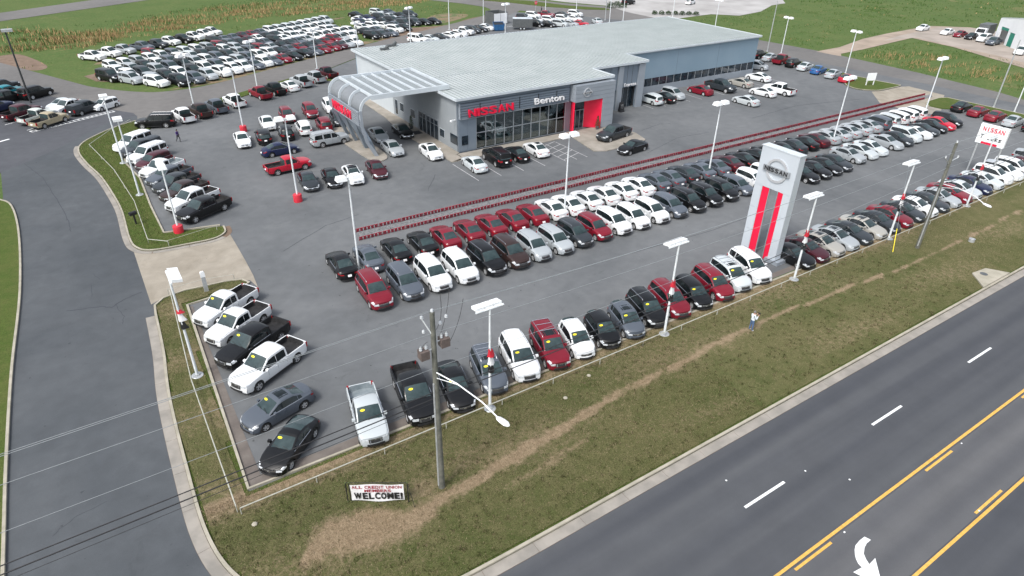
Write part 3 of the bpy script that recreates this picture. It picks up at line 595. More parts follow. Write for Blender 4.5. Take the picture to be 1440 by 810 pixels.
# ------------------------------------------------------------------ vehicles
def sstep(t): t = max(0., min(1., t)); return t * t * (3 - 2 * t)
class Car:
    """Lofted shell: rings along x, front at +x. Faces are sorted into body, glass and lamp parts."""
    def __init__(s, kind, L, W, belt, top, wt, wheels, r, cabin, doors, bow=.26, slant=.10, bed=None, wid=None, clad=False, lift=.22):
        s.kind, s.L, s.W, s.belt, s.top, s.wt, s.wheels, s.r, s.cabin, s.doors, s.bow, s.slant, s.bed, s.lift = kind, L, W / 2, belt, top, wt, wheels, r, cabin, doors, bow, slant, bed, lift
        s.wid = wid or [(-L / 2, .86), (-L / 2 + .25, .95), (-L / 2 + .9, 1), (L / 2 - 1.0, 1), (L / 2 - .35, .94), (L / 2, .80)]
    @staticmethod
    def ip(c, x): return float(np.interp(x, [a for a, b in c], [b for a, b in c]))
    def zb(s, x):
        z = s.lift
        for xw in s.wheels:
            d = abs(x - xw); ra = s.r + .055
            if d < ra: z = max(z, s.r * .98 + math.sqrt(max(0, ra * ra - d * d)))
        e = min(s.L / 2 - abs(x), .3) / .3
        return max(z, s.lift + .06 * (1 - e))
    def ring(s, x, bed=False):
        w = s.W * s.ip(s.wid, x); zs = s.ip(s.belt, x); zt = s.ip(s.top, x); wt = s.W * s.ip(s.wt, x); zb = s.zb(x); sg = 1 if x > 0 else -1
        y = [w * .95, w * 1.0, w * .995, w * .965]; z = [zb, max(zb + .03, s.lift + (zs - s.lift) * .42), max(zb + .06, s.lift + (zs - s.lift) * .80), max(zs, zb + .08)]
        if bed:
            zf = .66; y += [w * .90, w * .885, w * .88, w * .86, w * .45, 0]; z += [zs + .01, zs - .005, zf + .02, zf, zf, zf]
        else:
            c = max(0, min(1, (zt - zs - .10) / .30))
            y4 = w * .925 - .02; z4 = z[3] + .022; wt_ = min(wt, y4 - .01)
            y5 = y4 + (wt_ - y4) * (.80 if c > 0 else .4); z5 = z4 + (zt - .03 - z4) * .84 if c > 0 else z4 + (zt - z4) * .5
            cr_ = .035 * c + .02
            y += [y4, y5, wt_ * .99, wt_ - .07, wt_ * .5, 0]; z += [z4, z5, zt - .02 * (1 if c else .3), zt, zt + cr_ * .8, zt + cr_]
        P = []
        for j in range(10):
            e = sstep((abs(x) - (s.L / 2 - .9)) / .9)
            xx = x - sg * (s.bow * e * (y[j] / s.W) ** 2) - sg * s.slant * sstep((abs(x) - (s.L / 2 - .25)) / .25) * ((z[j] - s.lift) / max(.1, zs - s.lift)) ** 1.5 * (0 if bed else 1)
            if s.top and not bed and zt - zs > .3: xx -= sg * .05 * (y[j] / s.W) ** 2
            P.append((xx, y[j], z[j]))
        return P
    def stations(s):
        xs = {-s.L / 2, s.L / 2, s.L / 2 - .12, s.L / 2 - .35, -s.L / 2 + .12, -s.L / 2 + .35}
        xs |= {a for a, b in s.belt if abs(a) < s.L / 2} | {a for a, b in s.top if abs(a) < s.L / 2}
        for xw in s.wheels:
            for q in (0, 25, 50, 75, 105, 130, 155, 180): xs.add(xw + (s.r + .055) * math.cos(R(q)))
        for a, b in s.doors: xs |= {a, b}
        xs = sorted(x for x in xs if abs(x) <= s.L / 2 + 1e-6); out = [xs[0]]
        for x in xs[1:]:
            if x - out[-1] > .028: out.append(x)
        out[-1] = s.L / 2
        return out
    def pt(s, x, j):
        i = int(min(8, math.floor(j))); t = j - i; a = s.ring(x); return tuple(a[i][k] * (1 - t) + a[i + 1][k] * t for k in range(3))
    def build(s):
        xs = s.stations(); cx0, cx1, cx2, cx3 = s.cabin      # cowl, roof front, roof rear, rear glass foot
        tol = .02; rings = []; tags = []
        for x in xs:
            if s.bed and abs(x - s.bed[0]) < .03:
                br, cr_ = s.ring(x, True), s.ring(x); zr_ = s.ip(s.belt, x - .05) + .07
                md = br[:5] + [(cr_[q][0] - .01, cr_[q][1], zr_) for q in range(5, 10)]
                rings += [br, md, cr_]; tags += ['bedwall', 'cabback', None]; continue
            rings.append(s.ring(x, bool(s.bed and x < s.bed[0]))); tags.append(None)
        if s.bed:   # tailgate thickness
            i0 = 0; rr = [list(q) for q in rings[0]]; g = [tuple(q) for q in rr]
            closed = s.ring(-s.L / 2, True); zr = closed[3][2]
            cl = closed[:4] + [(closed[4][0], closed[4][1], zr + .005)] + [(-s.L / 2 + .0, q[1], zr + .005) for q in closed[5:]]
            inn = [(q[0] + (.09 if k > 3 else .09), q[1], q[2]) for k, q in enumerate(s.ring(-s.L / 2, True))]
            cl2 = [(q[0] + .085, q[1], q[2]) for q in cl]
            rings = [cl, cl2, inn] + rings[1:]; tags = ['gate', 'gate', None] + tags[1:]
        nr = len(rings); full = []
        for rg in rings: full.append([(q[0], q[1], q[2]) for q in rg] + [(q[0], -q[1], q[2]) for q in rg[-2::-1]])
        m = 19; parts = {}
        def addf(key, quad_):
            mb, mp = parts.setdefault(key, (MB(), {})); ids = []
            for (i, j) in quad_:
                if (i, j) not in mp: mp[(i, j)] = len(mb.v); mb.v.append(full[i][j])
                ids.append(mp[(i, j)])
            mb.f.append(tuple(ids)); mb.m.append(0)
        for i in range(nr - 1):
            xa = (rings[i][0][0] + rings[i + 1][0][0]) / 2; mid = (min(rings[i][5][0], rings[i][0][0]) + max(rings[i + 1][5][0], rings[i + 1][0][0])) / 2
            mid = xa
            for j in range(m - 1):
                jj = j if j < 9 else 17 - j; side = 'L' if j < 9 else 'R'; key = 'body'
                if s.bed and mid < s.bed[0] - .0:
                    key = 'body' if jj <= 4 else 'bed'
                    if tags[i] == 'gate' and rings[i + 1][0][0] - rings[i][0][0] >= 0 and i < 1: key = 'body'
                    if tags[i] == 'bedwall': key = 'bed' if jj > 3 else 'body'
                    if tags[i] == 'cabback': key = 'rear_window' if jj > 4 else 'body'
                else:
                    if tags[i] == 'cabback': key = 'rear_window' if jj > 4 else 'body'
                    elif tags[i] == 'bedwall': key = 'bed' if jj > 3 else 'body'
                    elif jj >= 7 and cx1 - tol < mid < cx0 + tol: key = 'windshield'
                    elif jj >= 7 and cx3 - tol < mid < cx2 + tol and not s.bed: key = 'rear_window'
                    elif jj == 4:
                        for k, (a, b) in enumerate(s.doors):
                            if b - .005 < mid < a + .005: key = 'side_window%d%s' % (k, side)
                addf(key, [(i, j), (i, j + 1), (i + 1, j + 1), (i + 1, j)])
        # end caps
        for end, i in ((1, nr - 1), (-1, 0)):
            mb, mp = parts['body']; rg = full[i]; n0 = len(mb.v); cols = 5
            for j in range(4):
                a = Vector(rg[j]); b = Vector(rg[18 - j])
                for k in range(cols):
                    t = k / (cols - 1); y = a.y + (b.y - a.y) * t; xe = a.x + end * s.bow * ((a.y / s.W) ** 2 - (y / s.W) ** 2) * .9 + end * (0.05 if j == 1 else 0) * (1 - (2 * t - 1) ** 2 * .3)
                    mb.v.append((xe, y, a.z))
            for j in range(3):
                for k in range(cols - 1):
                    q = [n0 + j * cols + k, n0 + j * cols + k + 1, n0 + (j + 1) * cols + k + 1, n0 + (j + 1) * cols + k]; mb.f.append(tuple(q if end < 0 else q[::-1])); mb.m.append(0)
            o = len(mb.v); topr = [rg[j] for j in range(4, 15)]; mb.v += topr; mb.f.append(tuple([n0 + 3 * cols + k for k in range(cols)] + [o + k for k in range(10, -1, -1)])); mb.m.append(0)
        s.parts = parts; return parts
    def capx(s, end, y, z):
        w = s.W * s.ip(s.wid, end * s.L / 2); zs = s.ip(s.belt, end * s.L / 2)
        return end * (s.L / 2 - s.bow * (y / s.W) ** 2 - s.slant * (max(0, z - s.lift) / max(.1, zs - s.lift)) ** 1.5 + (.05 if z < s.lift + (zs - s.lift) * .6 else 0))
    def fstrip(s, mb, end, y0, y1, z0, z1, off=.02, n=4, mi=0, th=.03):
        vs = []; fs = []
        for k in range(n + 1):
            y = y0 + (y1 - y0) * k / n
            for z in (z0, z1):
                x = s.capx(end, y, z) + end * off; vs += [(x, y, z), (x - end * th, y, z)]
        for k in range(n):
            a = k * 4; b = a + 4; fs += [(a, b, b + 2, a + 2), (a, a + 1, b + 1, b), (a + 2, b + 2, b + 3, a + 3)]
        fs += [(0, 2, 3, 1), (n * 4, n * 4 + 1, n * 4 + 3, n * 4 + 2)]
        mb.add(vs, fs, mi)
    def patch(s, mb, xa, xb, ja, jb, side, off=.014, nx=2, nj=2, mi=0):
        vs = []
        for i in range(nx + 1):
            for k in range(nj + 1):
                p = s.pt(xa + (xb - xa) * i / nx, ja + (jb - ja) * k / nj); q = Vector((0, p[1], p[2] - .6)); q = q.normalized() * off if q.length else q
                vs.append((p[0], (p[1] + q.y) * side, p[2] + q.z))
        fs = [(i * (nj + 1) + k, (i + 1) * (nj + 1) + k, (i + 1) * (nj + 1) + k + 1, i * (nj + 1) + k + 1) for i in range(nx) for k in range(nj)]
        mb.add(vs, fs, mi)

def wheel_mesh(r, wd=.22):
    mb = MB(); n = 18; prof = [(r * .66, -wd / 2), (r * .93, -wd / 2), (r, -wd / 2 + .03), (r, wd / 2 - .03), (r * .93, wd / 2), (r * .66, wd / 2)]
    vs = []; fs = []
    for q, y in prof:
        for k in range(n): a = 2 * math.pi * k / n; vs.append((q * math.cos(a), y, q * math.sin(a)))
    for i in range(5):
        for k in range(n): fs.append((i * n + k, (i + 1) * n + k, (i + 1) * n + (k + 1) % n, i * n + (k + 1) % n))
    mb.add(vs, fs); o = len(mb.v)
    mb.add([(r * .68 * math.cos(2 * math.pi * k / n), .03, r * .68 * math.sin(2 * math.pi * k / n)) for k in range(n)], [tuple(range(n))])
    return mb.mesh('wheel', M['tyre'], 40)
def rim_mesh(r, wd=.22):
    mb = MB(); n = 16; y = wd / 2 - .03; R0, R1 = r * .60, r * .68; vs = []; fs = []
    for q in (R0, R1):
        for yy in (y - .03, y + .012): vs += [(q * math.cos(2 * math.pi * k / n), yy, q * math.sin(2 * math.pi * k / n)) for k in range(n)]
    for k in range(n): k2 = (k + 1) % n; fs += [(n + k, n + k2, 3 * n + k2, 3 * n + k), (k, k2, n + k2, n + k)]
    mb.add(vs, fs)
    for k in range(5):
        a = 2 * math.pi * k / 5 + .3; c, s_ = math.cos(a), math.sin(a); w1, w2 = .055, .035
        P = [(-s_ * w1, c * w1, 0), (s_ * w1, -c * w1, 0), (c * R0 + s_ * w2, s_ * R0 - c * w2, 0), (c * R0 - s_ * w2, s_ * R0 + c * w2, 0)]
        mb.add([(p[0], y, p[1]) for p in P] + [(p[0], y - .03, p[1]) for p in P], [(0, 1, 2, 3), (0, 4, 5, 1), (1, 5, 6, 2), (3, 2, 6, 7), (0, 3, 7, 4)])
    mb.add([(.06 * math.cos(2 * math.pi * k / 8), y + .01, .06 * math.sin(2 * math.pi * k / 8)) for k in range(8)], [tuple(range(8))])
    return mb.mesh('rim', M['rim'])

def make_type(key, car, rack=False, sunroof=False, darkroof=False, chrome=True, spare=False, cap=False, cladding=False, silverbed=False):
    """returns a list of (name, mesh, location, rotation z, children, is_paint) for the near and for the far version"""
    s = car; P = s.build(); near = []; smooth = 38
    def E(name, mb, mats, paint=False, smooth_=smooth, kids_=(), loc=(0, 0, 0), rz=0): near.append((name, mb.mesh(name, mats, smooth_) if isinstance(mb, MB) else mb, loc, rz, kids_, paint))
    body = P['body'][0]
    E('body', body, M['paint'], True)
    if 'bed' in P: E('bed', P['bed'][0], M['silverbed'] if silverbed else M['bedliner'])
    for k in sorted(P):
        if k.startswith('side_window'): E('side_window', P[k][0], M['carglass'])
    E('windshield', P['windshield'][0], M['carglasslight'])
    if 'rear_window' in P: E('rear_window', P['rear_window'][0], M['carglasslight'])
    W, L, r = s.W, s.L, s.r
    # chassis
    mb = MB(); mb.box(-L / 2 + .35, L / 2 - .35, -W * .80, W * .80, .20, .60); mb.box(-L / 2 + .2, L / 2 - .25, -W * .6, W * .6, .24, .50)
    E('underbody', mb, M['liner'], smooth_=None)
    zf = s.ip(s.belt, L / 2); zr = s.ip(s.belt, -L / 2); h = zf - s.lift
    tall_ = s.kind in ('pickup', 'suv')
    # front: grille, lower intake, plate, lamps
    mb = MB(); s.fstrip(mb, 1, -.40, .40, zf - h * (.46 if tall_ else .38), zf - .03, .012, 4); E('grille', mb, M['plastic'], smooth_=None)
    mb = MB()
    if chrome:
        s.fstrip(mb, 1, -.37, .37, zf - .07, zf - .035, .022, 4); s.fstrip(mb, 1, -.09, .09, zf - h * .32, zf - .07, .024, 2)
        if tall_: s.fstrip(mb, 1, -.34, -.29, zf - h * .4, zf - .05, .022, 1); s.fstrip(mb, 1, .29, .34, zf - h * .4, zf - .05, .022, 1)
        E('grille_badge', mb, M['chrome'], smooth_=None)
    mb = MB(); s.fstrip(mb, 1, -.52, .52, s.lift + .09, s.lift + .09 + h * .24, .016, 4); E('bumper_intake', mb, M['plastic'], smooth_=None)
    hl = L / 2 - s.bow * .9
    for sd in (1, -1):
        mb = MB(); s.fstrip(mb, 1, sd * .42, sd * W * .80, zf - h * .30, zf - .025, .016, 3)
        s.patch(mb, L / 2 - .02, L / 2 - .42, 2.05, 2.95, sd, .016); s.patch(mb, L / 2 - .01, L / 2 - .30, 3.0, 5.6, sd, .012, 2, 2); E('headlight', mb, M['lamp'])
        mb = MB(); zz = zr - .04
        if s.bed: mb.cbox(-L / 2 + .06, sd * (W * .84), (s.lift + zr) / 2 + .18, .16, .12, .40)
        elif tall_ or s.kind == 'hatch': s.patch(mb, -L / 2 + .01, -L / 2 + .30, 1.9, 2.98, sd, .016); s.fstrip(mb, -1, sd * .50, sd * W * .82, zr - h * .42, zr - .05, .018, 2)
        else: s.patch(mb, -L / 2 + .01, -L / 2 + .34, 2.1, 2.95, sd, .016); s.fstrip(mb, -1, sd * .46, sd * W * .82, zr - h * .34, zr - .06, .018, 2)
        E('taillight', mb, M['tail'])
        xm = s.cabin[0] - .32; zm = s.ip(s.belt, xm) + .09; mb = MB()
        mb.prism([(xm - .09, zm - .07), (xm + .09, zm - .05), (xm + .07, zm + .07), (xm - .08, zm + .08)], 'y', sd * (W * .93), sd * (W * 1.0 + .13)); E('side_mirror', mb, M['paint'], True, None)
    mb = MB(); s.fstrip(mb, -1, -.16, .16, zr - h * .62, zr - h * .62 + .15, .03, 1); E('licence_plate', mb, M['paperwhite'], smooth_=None)
    mb = MB(); s.fstrip(mb, -1, -.70, .70, s.lift + .05, s.lift + .05 + h * (.34 if s.bed else .16), .035 if s.bed else .014, 4); E('rear_bumper', mb, M['chromedark'] if s.bed else M['plastic'], smooth_=None)
    if tall_ and not s.bed or s.bed:
        for sd in (1, -1):
            mb = MB(); mb.box(s.wheels[1] + r + .12, s.wheels[0] - r - .12, sd * W * .93 if sd > 0 else -W * 1.0, W * 1.0 if sd > 0 else -W * .93, s.lift - .02, s.lift + .06); E('side_step', mb, M['plastic'], smooth_=None)
    # door shut lines, handles
    mb = MB()
    for sd in (1, -1):
        xd = [s.doors[0][0] - .28] + [(a[1] + b[0]) / 2 for a, b in zip(s.doors, s.doors[1:])] + ([s.doors[-1][1] + .04] if not tall_ else [s.doors[1][1] + .02])
        for x in xd[:3]:
            if all(abs(x - w_) > r + .04 for w_ in s.wheels): s.patch(mb, x - .007, x + .007, .35, 3.0, sd, .004, 1, 3)
    E('door_gap', mb, M['plastic'])
    mb = MB()
    for sd in (1, -1):
        for a, b in s.doors[:2]: x = b + .12; q = s.pt(x, 2.25); mb.cbox(x, sd * (q[1] + .012), q[2], .17, .03, .028)
    E('door_handle', mb, M['paint'], True, None)
    # window surround strip
    mb = MB()
    for sd in (1, -1): s.patch(mb, s.doors[0][0], s.doors[-1][1], 3.55, 3.95, sd, .012, 6, 1)
    E('window_trim', mb, M['chrome'] if chrome else M['plastic'])
    mb = MB(); 
    for sd in (1,): mb.tube((s.cabin[0] + .05, -.05, s.ip(s.top, s.cabin[0]) + .04), (s.cabin[0] - .10, -.60, s.ip(s.top, s.cabin[0] - .1) + .06), .012, .012, 4); mb.tube((s.cabin[0] + .05, .55, s.ip(s.top, s.cabin[0]) + .03), (s.cabin[0] - .10, .05, s.ip(s.top, s.cabin[0] - .1) + .06), .012, .012, 4)
    E('wiper', mb, M['plastic'], smooth_=None)
    zroof = lambda x: s.ip(s.top, x)
    if rack:
        for sd in (1, -1):
            wr = W * s.ip(s.wt, (s.cabin[1] + s.cabin[2]) / 2) - .10; mb = MB(); xa, xb = s.cabin[1] - .25, s.cabin[2] + .12
            mb.path([(xa, sd * wr, zroof(xa) + .0), (xa - .12, sd * wr, zroof(xa) + .075), (xb + .1, sd * wr, zroof(xb) + .075), (xb, sd * wr, zroof(xb))], .022, 5); E('roof_rail', mb, M['chrome'], smooth_=None)
        if rack == 2:
            for q in (.3, .62, .9):
                x = s.cabin[1] - .25 + (s.cabin[2] + .25 - s.cabin[1]) * q; mb = MB(); mb.tube((x, -wr, zroof(x) + .075), (x, wr, zroof(x) + .075), .025, .025, 5); E('roof_crossbar', mb, M['chrome'], smooth_=None)
    if sunroof:
        x0, x1 = s.cabin[1] - .28, s.cabin[1] - .95; mb = MB(); s.patch(mb, x0, x1, 7.6, 9, 1, .006, 2, 2); s.patch(mb, x0, x1, 7.6, 9, -1, .006, 2, 2); E('sunroof', mb, M['carglass'])
    if darkroof:
        x0, x1 = s.cabin[1] - .02, s.cabin[2] + .02; mb = MB(); s.patch(mb, x0, x1, 7.05, 9, 1, .006, 5, 2); s.patch(mb, x0, x1, 7.05, 9, -1, .006, 5, 2); E('roof_panel', mb, M['carglass'])
    if cap:
        mb = MB(); xb, xe = s.bed[0] - .03, -L / 2 + .05; zr2 = s.ip(s.belt, -L / 2) + .0; wy = W * .93
        mb.prism([(-wy, zr2 + .02), (-wy * .84, zr2 + .52), (-wy * .6, zr2 + .58), (wy * .6, zr2 + .58), (wy * .84, zr2 + .52), (wy, zr2 + .02)], 'x', xe, xb); E('bed_cap', mb, M['paint'], True, 30)
    wm = wheel_mesh(r); rm = rim_mesh(r)
    for sd in (1, -1):
        for xw in s.wheels: E('wheel', wm, None, loc=(xw, sd * (W - .13), r), rz=0 if sd > 0 else math.pi, kids_=(('rim', rm),))
    # distant version: fewer, joined parts
    far = [e for e in near if e[0] in ('body', 'bed', 'side_window', 'windshield', 'rear_window', 'headlight', 'taillight', 'underbody', 'sunroof', 'roof_panel', 'bed_cap')]
    wf = MB(); n = 12
    wv = []
    for q, y, mi in ((r, .10, 0),):
        wf.tube((0, -.10, 0), (0, .10, 0), r, r, n, 0); wf.add([(r * .62 * math.cos(2 * math.pi * k / n), .108, r * .62 * math.sin(2 * math.pi * k / n)) for k in range(n)], [tuple(range(n))], 1)
    wfm = wf.mesh('wheel', [M['tyre'], M['rim']])
    for sd in (1, -1):
        for xw in s.wheels: far.append(('wheel', wfm, (xw, sd * (W - .11), r), 0 if sd > 0 else math.pi, (), False))
    return near, far
SED = dict(belt=[(-2.43, .80), (-2.1, .90), (-1.3, .94), (0, .93), (1.0, .92), (1.5, .86), (2.0, .76), (2.43, .62)],
           top=[(-2.43, .84), (-2.25, .96), (-1.75, 1.03), (-1.60, 1.06), (-.85, 1.38), (-.35, 1.445), (.05, 1.43), (.28, 1.36), (1.02, .99), (1.5, .92), (2.0, .81), (2.43, .66)],
           wt=[(-2.43, .66), (-1.65, .76), (-.85, .66), (0, .68), (.28, .67), (1.02, .80), (2.0, .78), (2.43, .66)], cabin=(1.02, .28, -.85, -1.60), doors=[(.98, -.10), (-.18, -1.02), (-1.08, -1.34)])
T = {}
def sc(c, kx, kz=1.0): return [(a * kx, b * kz) for a, b in c]
def variant(base, kx, kz): return dict(belt=sc(base['belt'], kx, kz), top=sc(base['top'], kx, kz), wt=sc(base['wt'], kx), cabin=tuple(v * kx for v in base['cabin']), doors=[(a * kx, b * kx) for a, b in base['doors']])
def car_sedan(): return Car('sedan', 4.86, 1.83, wheels=(1.45, -1.36), r=.335, lift=.19, **SED)
def car_coupe():
    b = dict(SED); b['top'] = [(-2.43, .80), (-2.2, .93), (-1.85, 1.0), (-1.0, 1.24), (-.45, 1.33), (-.05, 1.34), (.15, 1.28), (.92, .97), (1.5, .90), (2.0, .78), (2.43, .62)]; b['cabin'] = (.92, .15, -.6, -1.85); b['doors'] = [(.88, -.35), (-.43, -1.05)]
    b = variant(b, .96, .97); return Car('sedan', 4.66, 1.84, wheels=(1.38, -1.30), r=.34, lift=.18, **b)
SUV = dict(belt=[(-2.3, .98), (-1.9, 1.06), (-1.0, 1.06), (.9, 1.02), (1.5, .97), (2.0, .86), (2.3, .74)],
           top=[(-2.3, 1.02), (-2.24, 1.12), (-2.05, 1.42), (-1.92, 1.56), (-1.2, 1.66), (-.3, 1.69), (.25, 1.64), (.45, 1.58), (1.12, 1.11), (1.6, 1.04), (2.05, .92), (2.3, .78)],
           wt=[(-2.3, .72), (-1.92, .68), (-1.2, .71), (.45, .73), (1.12, .82), (2.05, .80), (2.3, .68)], cabin=(1.12, .45, -1.92, -2.24), doors=[(1.05, -.02), (-.10, -.98), (-1.06, -1.78)])
def car_suv(): return Car('suv', 4.6, 1.84, wheels=(1.40, -1.30), r=.36, lift=.24, **SUV)
def car_bigsuv(): b = variant(SUV, 1.09, 1.05); return Car('suv', 5.0, 1.95, wheels=(1.52, -1.42), r=.38, lift=.25, **b)
BOX = dict(belt=[(-2.3, 1.05), (-1.9, 1.10), (-1.0, 1.10), (.9, 1.06), (1.5, 1.02), (2.0, .98), (2.3, .88)],
           top=[(-2.3, 1.10), (-2.27, 1.20), (-2.2, 1.70), (-1.9, 1.76), (-1.0, 1.79), (.2, 1.78), (.45, 1.72), (1.0, 1.16), (1.6, 1.10), (2.1, 1.04), (2.3, .93)],
           wt=[(-2.3, .80), (-1.9, .78), (.45, .78), (1.0, .85), (2.1, .84), (2.3, .78)], cabin=(1.0, .45, -2.2, -2.27), doors=[(.93, -.02), (-.12, -.98), (-1.1, -2.0)])
def car_box(): return Car('suv', 4.6, 1.86, wheels=(1.42, -1.28), r=.38, lift=.30, bow=.16, slant=.04, **BOX)
def car_bigbox(): b = variant(BOX, 1.12, 1.04); return Car('suv', 5.15, 2.0, wheels=(1.58, -1.42), r=.40, lift=.32, bow=.16, slant=.04, **b)
def car_juke():
    b = variant(SUV, .9, .93); b['top'] = [(-2.07, .98), (-2.0, 1.08), (-1.72, 1.38), (-1.3, 1.50), (-.5, 1.565), (.1, 1.55), (.32, 1.49), (.98, 1.06), (1.4, .98), (1.8, .90), (2.07, .80)]; b['cabin'] = (.98, .32, -1.3, -2.0); b['doors'] = [(.92, -.05), (-.13, -.85), (-.9, -1.25)]
    return Car('hatch', 4.14, 1.78, wheels=(1.28, -1.22), r=.35, lift=.24, bow=.34, **b)
def car_hatch():
    b = variant(SUV, .93, .90); return Car('hatch', 4.28, 1.76, wheels=(1.32, -1.26), r=.33, lift=.2, **b)
def mk_pick(ext, k=1.0, kz=1.0):
    xb = -.62 if ext else -.95
    belt = [(-2.65, 1.06), (xb - .02, 1.06), (xb + .02, 1.10), (.9, 1.08), (1.6, 1.06), (2.2, 1.0), (2.65, .90)]
    top = [(-2.65, 1.1), (xb - .03, 1.1), (xb + .0, 1.66), (xb + .25, 1.75), (.2, 1.77), (.55, 1.72), (1.20, 1.18), (1.8, 1.13), (2.3, 1.06), (2.65, .95)]
    wt = [(-2.65, .86), (xb, .76), (.55, .77), (1.20, .86), (2.3, .84), (2.65, .76)]
    doors = [(1.12, .02), (-.08, xb + .12)] if not ext else [(1.12, .10), (.0, xb + .14)]
    b = dict(belt=sc(belt, k, kz), top=sc(top, k, kz), wt=sc(wt, k), cabin=tuple(v * k for v in (1.20, .55, xb, xb)), doors=[(a * k, c * k) for a, c in doors])
    return Car('pickup', 5.3 * k, 1.88 if k < 1.05 else 2.0, wheels=(1.68 * k, -1.60 * k), r=.385 * kz, lift=.34, bow=.18, slant=.05, bed=(xb * k,), wid=[(-2.65 * k, .97), (-2.4 * k, .99), (1.5 * k, 1), (2.3 * k, .96), (2.65 * k, .86)], **b)
T['sedan'] = make_type('sedan', car_sedan())
T['sedansun'] = make_type('sedansun', car_sedan(), sunroof=True)
T['sedandark'] = make_type('sedandark', car_sedan(), darkroof=True)
T['coupe'] = make_type('coupe', car_coupe())
T['suv'] = make_type('suv', car_suv())
T['suvrail'] = make_type('suvrail', car_suv(), rack=1)
T['suvsun'] = make_type('suvsun', car_suv(), rack=2, sunroof=True)
T['bigsuv'] = make_type('bigsuv', car_bigsuv(), rack=1)
T['box'] = make_type('box', car_box(), rack=2, sunroof=True)
T['bigbox'] = make_type('bigbox', car_bigbox(), rack=1)
T['juke'] = make_type('juke', car_juke(), chrome=True)
T['jukesun'] = make_type('jukesun', car_juke(), sunroof=True)
T['hatch'] = make_type('hatch', car_hatch())
T['pickext'] = make_type('pickext', mk_pick(True))
T['pickextsilver'] = make_type('pickextsilver', mk_pick(True), silverbed=True)
T['pickup'] = make_type('pickup', mk_pick(False))
T['bigpick'] = make_type('bigpick', mk_pick(False, 1.07, 1.06))
T['pickcap'] = make_type('pickcap', mk_pick(False), cap=True)
COL = dict(W=(.74, .76, .77), S=(.36, .39, .41), C=(.50, .54, .555), G=(.088, .104, .128), D=(.028, .034, .040), K=(.005, .0055, .0065), R=(.185, .008, .020), M=(.060, .010, .017), N=(.010, .016, .055),
           B=(.025, .11, .30), E=(.36, .35, .32), P=(.46, .014, .035), T=(.01, .18, .22), A=(.42, .36, .24), L=(.62, .66, .62), V=(.035, .020, .018))
CN = dict(W='white', S='silver', C='pale silver', G='slate grey', D='dark grey', K='black', R='dark red', M='maroon', N='navy blue', B='bright blue', E='beige-silver', P='bright red', T='teal', A='tan and cream', L='pale green and white', V='dark brown')
KN = dict(sedan=('sedan', 'car'), sedansun=('sedan with a sunroof', 'car'), sedandark=('sedan with a black roof', 'car'), coupe=('coupe', 'car'), suv=('crossover', 'car'), suvrail=('crossover with roof rails', 'car'), suvsun=('crossover with roof rack and sunroof', 'car'), bigsuv=('large crossover', 'car'),
          box=('boxy SUV with roof rack', 'car'), bigbox=('full-size SUV', 'car'), juke=('small round crossover', 'car'), jukesun=('small round crossover with sunroof', 'car'), hatch=('hatchback', 'car'), pickext=('extended-cab pickup', 'pickup truck'), pickextsilver=('extended-cab pickup with bare bed', 'pickup truck'), pickup=('crew-cab pickup', 'pickup truck'), bigpick=('full-size pickup', 'pickup truck'), pickcap=('pickup with a bed cap', 'pickup truck'))
used_labels = {}
def park(typ, col, x, y, head, where, group, near=None, z=0, sticker=False):
    near = (math.hypot(x, y) < 92) if near is None else near
    spec = T[typ][0 if near else 1]; kn, cat = KN[typ]
    label = '%s %s, %s' % (CN[col], kn, where)
    if len(label.split()) > 16: label = '%s %s, %s' % (CN[col], kn.split(' with ')[0], where)
    if len(label.split()) > 16: label = '%s %s, %s' % (CN[col], kn.split(' with ')[0].split()[-1], where)
    used_labels[label] = used_labels.get(label, 0) + 1
    nm = {'pickup truck': 'pickup_truck'}.get(cat, {'suv': 'parked_suv', 'big': 'parked_suv', 'box': 'parked_suv'}.get(typ[:3], 'parked_car'))
    root = thing(nm, label, cat, (x, y, z), R(head), group); root.scale = (random.uniform(.975, 1.02), random.uniform(.985, 1.01), random.uniform(.975, 1.02)); f_ = random.uniform(.90, 1.06); c = tuple(v * f_ for v in COL[col])
    for name, me, loc, rz, kd, paint in spec:
        o = link(name, me, root); o.location = loc; o.rotation_euler = (0, 0, rz)
        if paint: o.color = (*c, 1)
        for kn2, km in kd: link(kn2, km, o)
    if near:
        for k in range(1 if typ.startswith('pick') else random.choice((0, 1))): pass
        if sticker:
            mb = MB(); s = CARS[typ]; xx = s.cabin[0] - .74 * (s.cabin[0] - s.cabin[1]) ; zz = s.ip(s.top, xx) + .035
            sl_ = math.atan2(s.ip(s.top, s.cabin[1]) - s.ip(s.top, s.cabin[0]), s.cabin[0] - s.cabin[1])
            for k in range(1):
                vs = [(xx + .075 * math.sin(a) * math.cos(sl_), -.36 + .15 * math.cos(a), zz + .012 - .075 * math.sin(a) * math.sin(sl_)) for a in [2 * math.pi * q / 14 for q in range(14)]]
                mb.add(vs, [tuple(range(14))])
            mb.build('price_sticker', M['sticker'], root)
    return root
CARS = {k: f() for k, f in dict(sedan=car_sedan, sedansun=car_sedan, sedandark=car_sedan, coupe=car_coupe, suv=car_suv, suvrail=car_suv, suvsun=car_suv, bigsuv=car_bigsuv, box=car_box, bigbox=car_bigbox, juke=car_juke, jukesun=car_juke, hatch=car_hatch, pickext=lambda: mk_pick(True), pickextsilver=lambda: mk_pick(True), pickup=lambda: mk_pick(False), bigpick=lambda: mk_pick(False, 1.07, 1.06), pickcap=lambda: mk_pick(False)).items()}

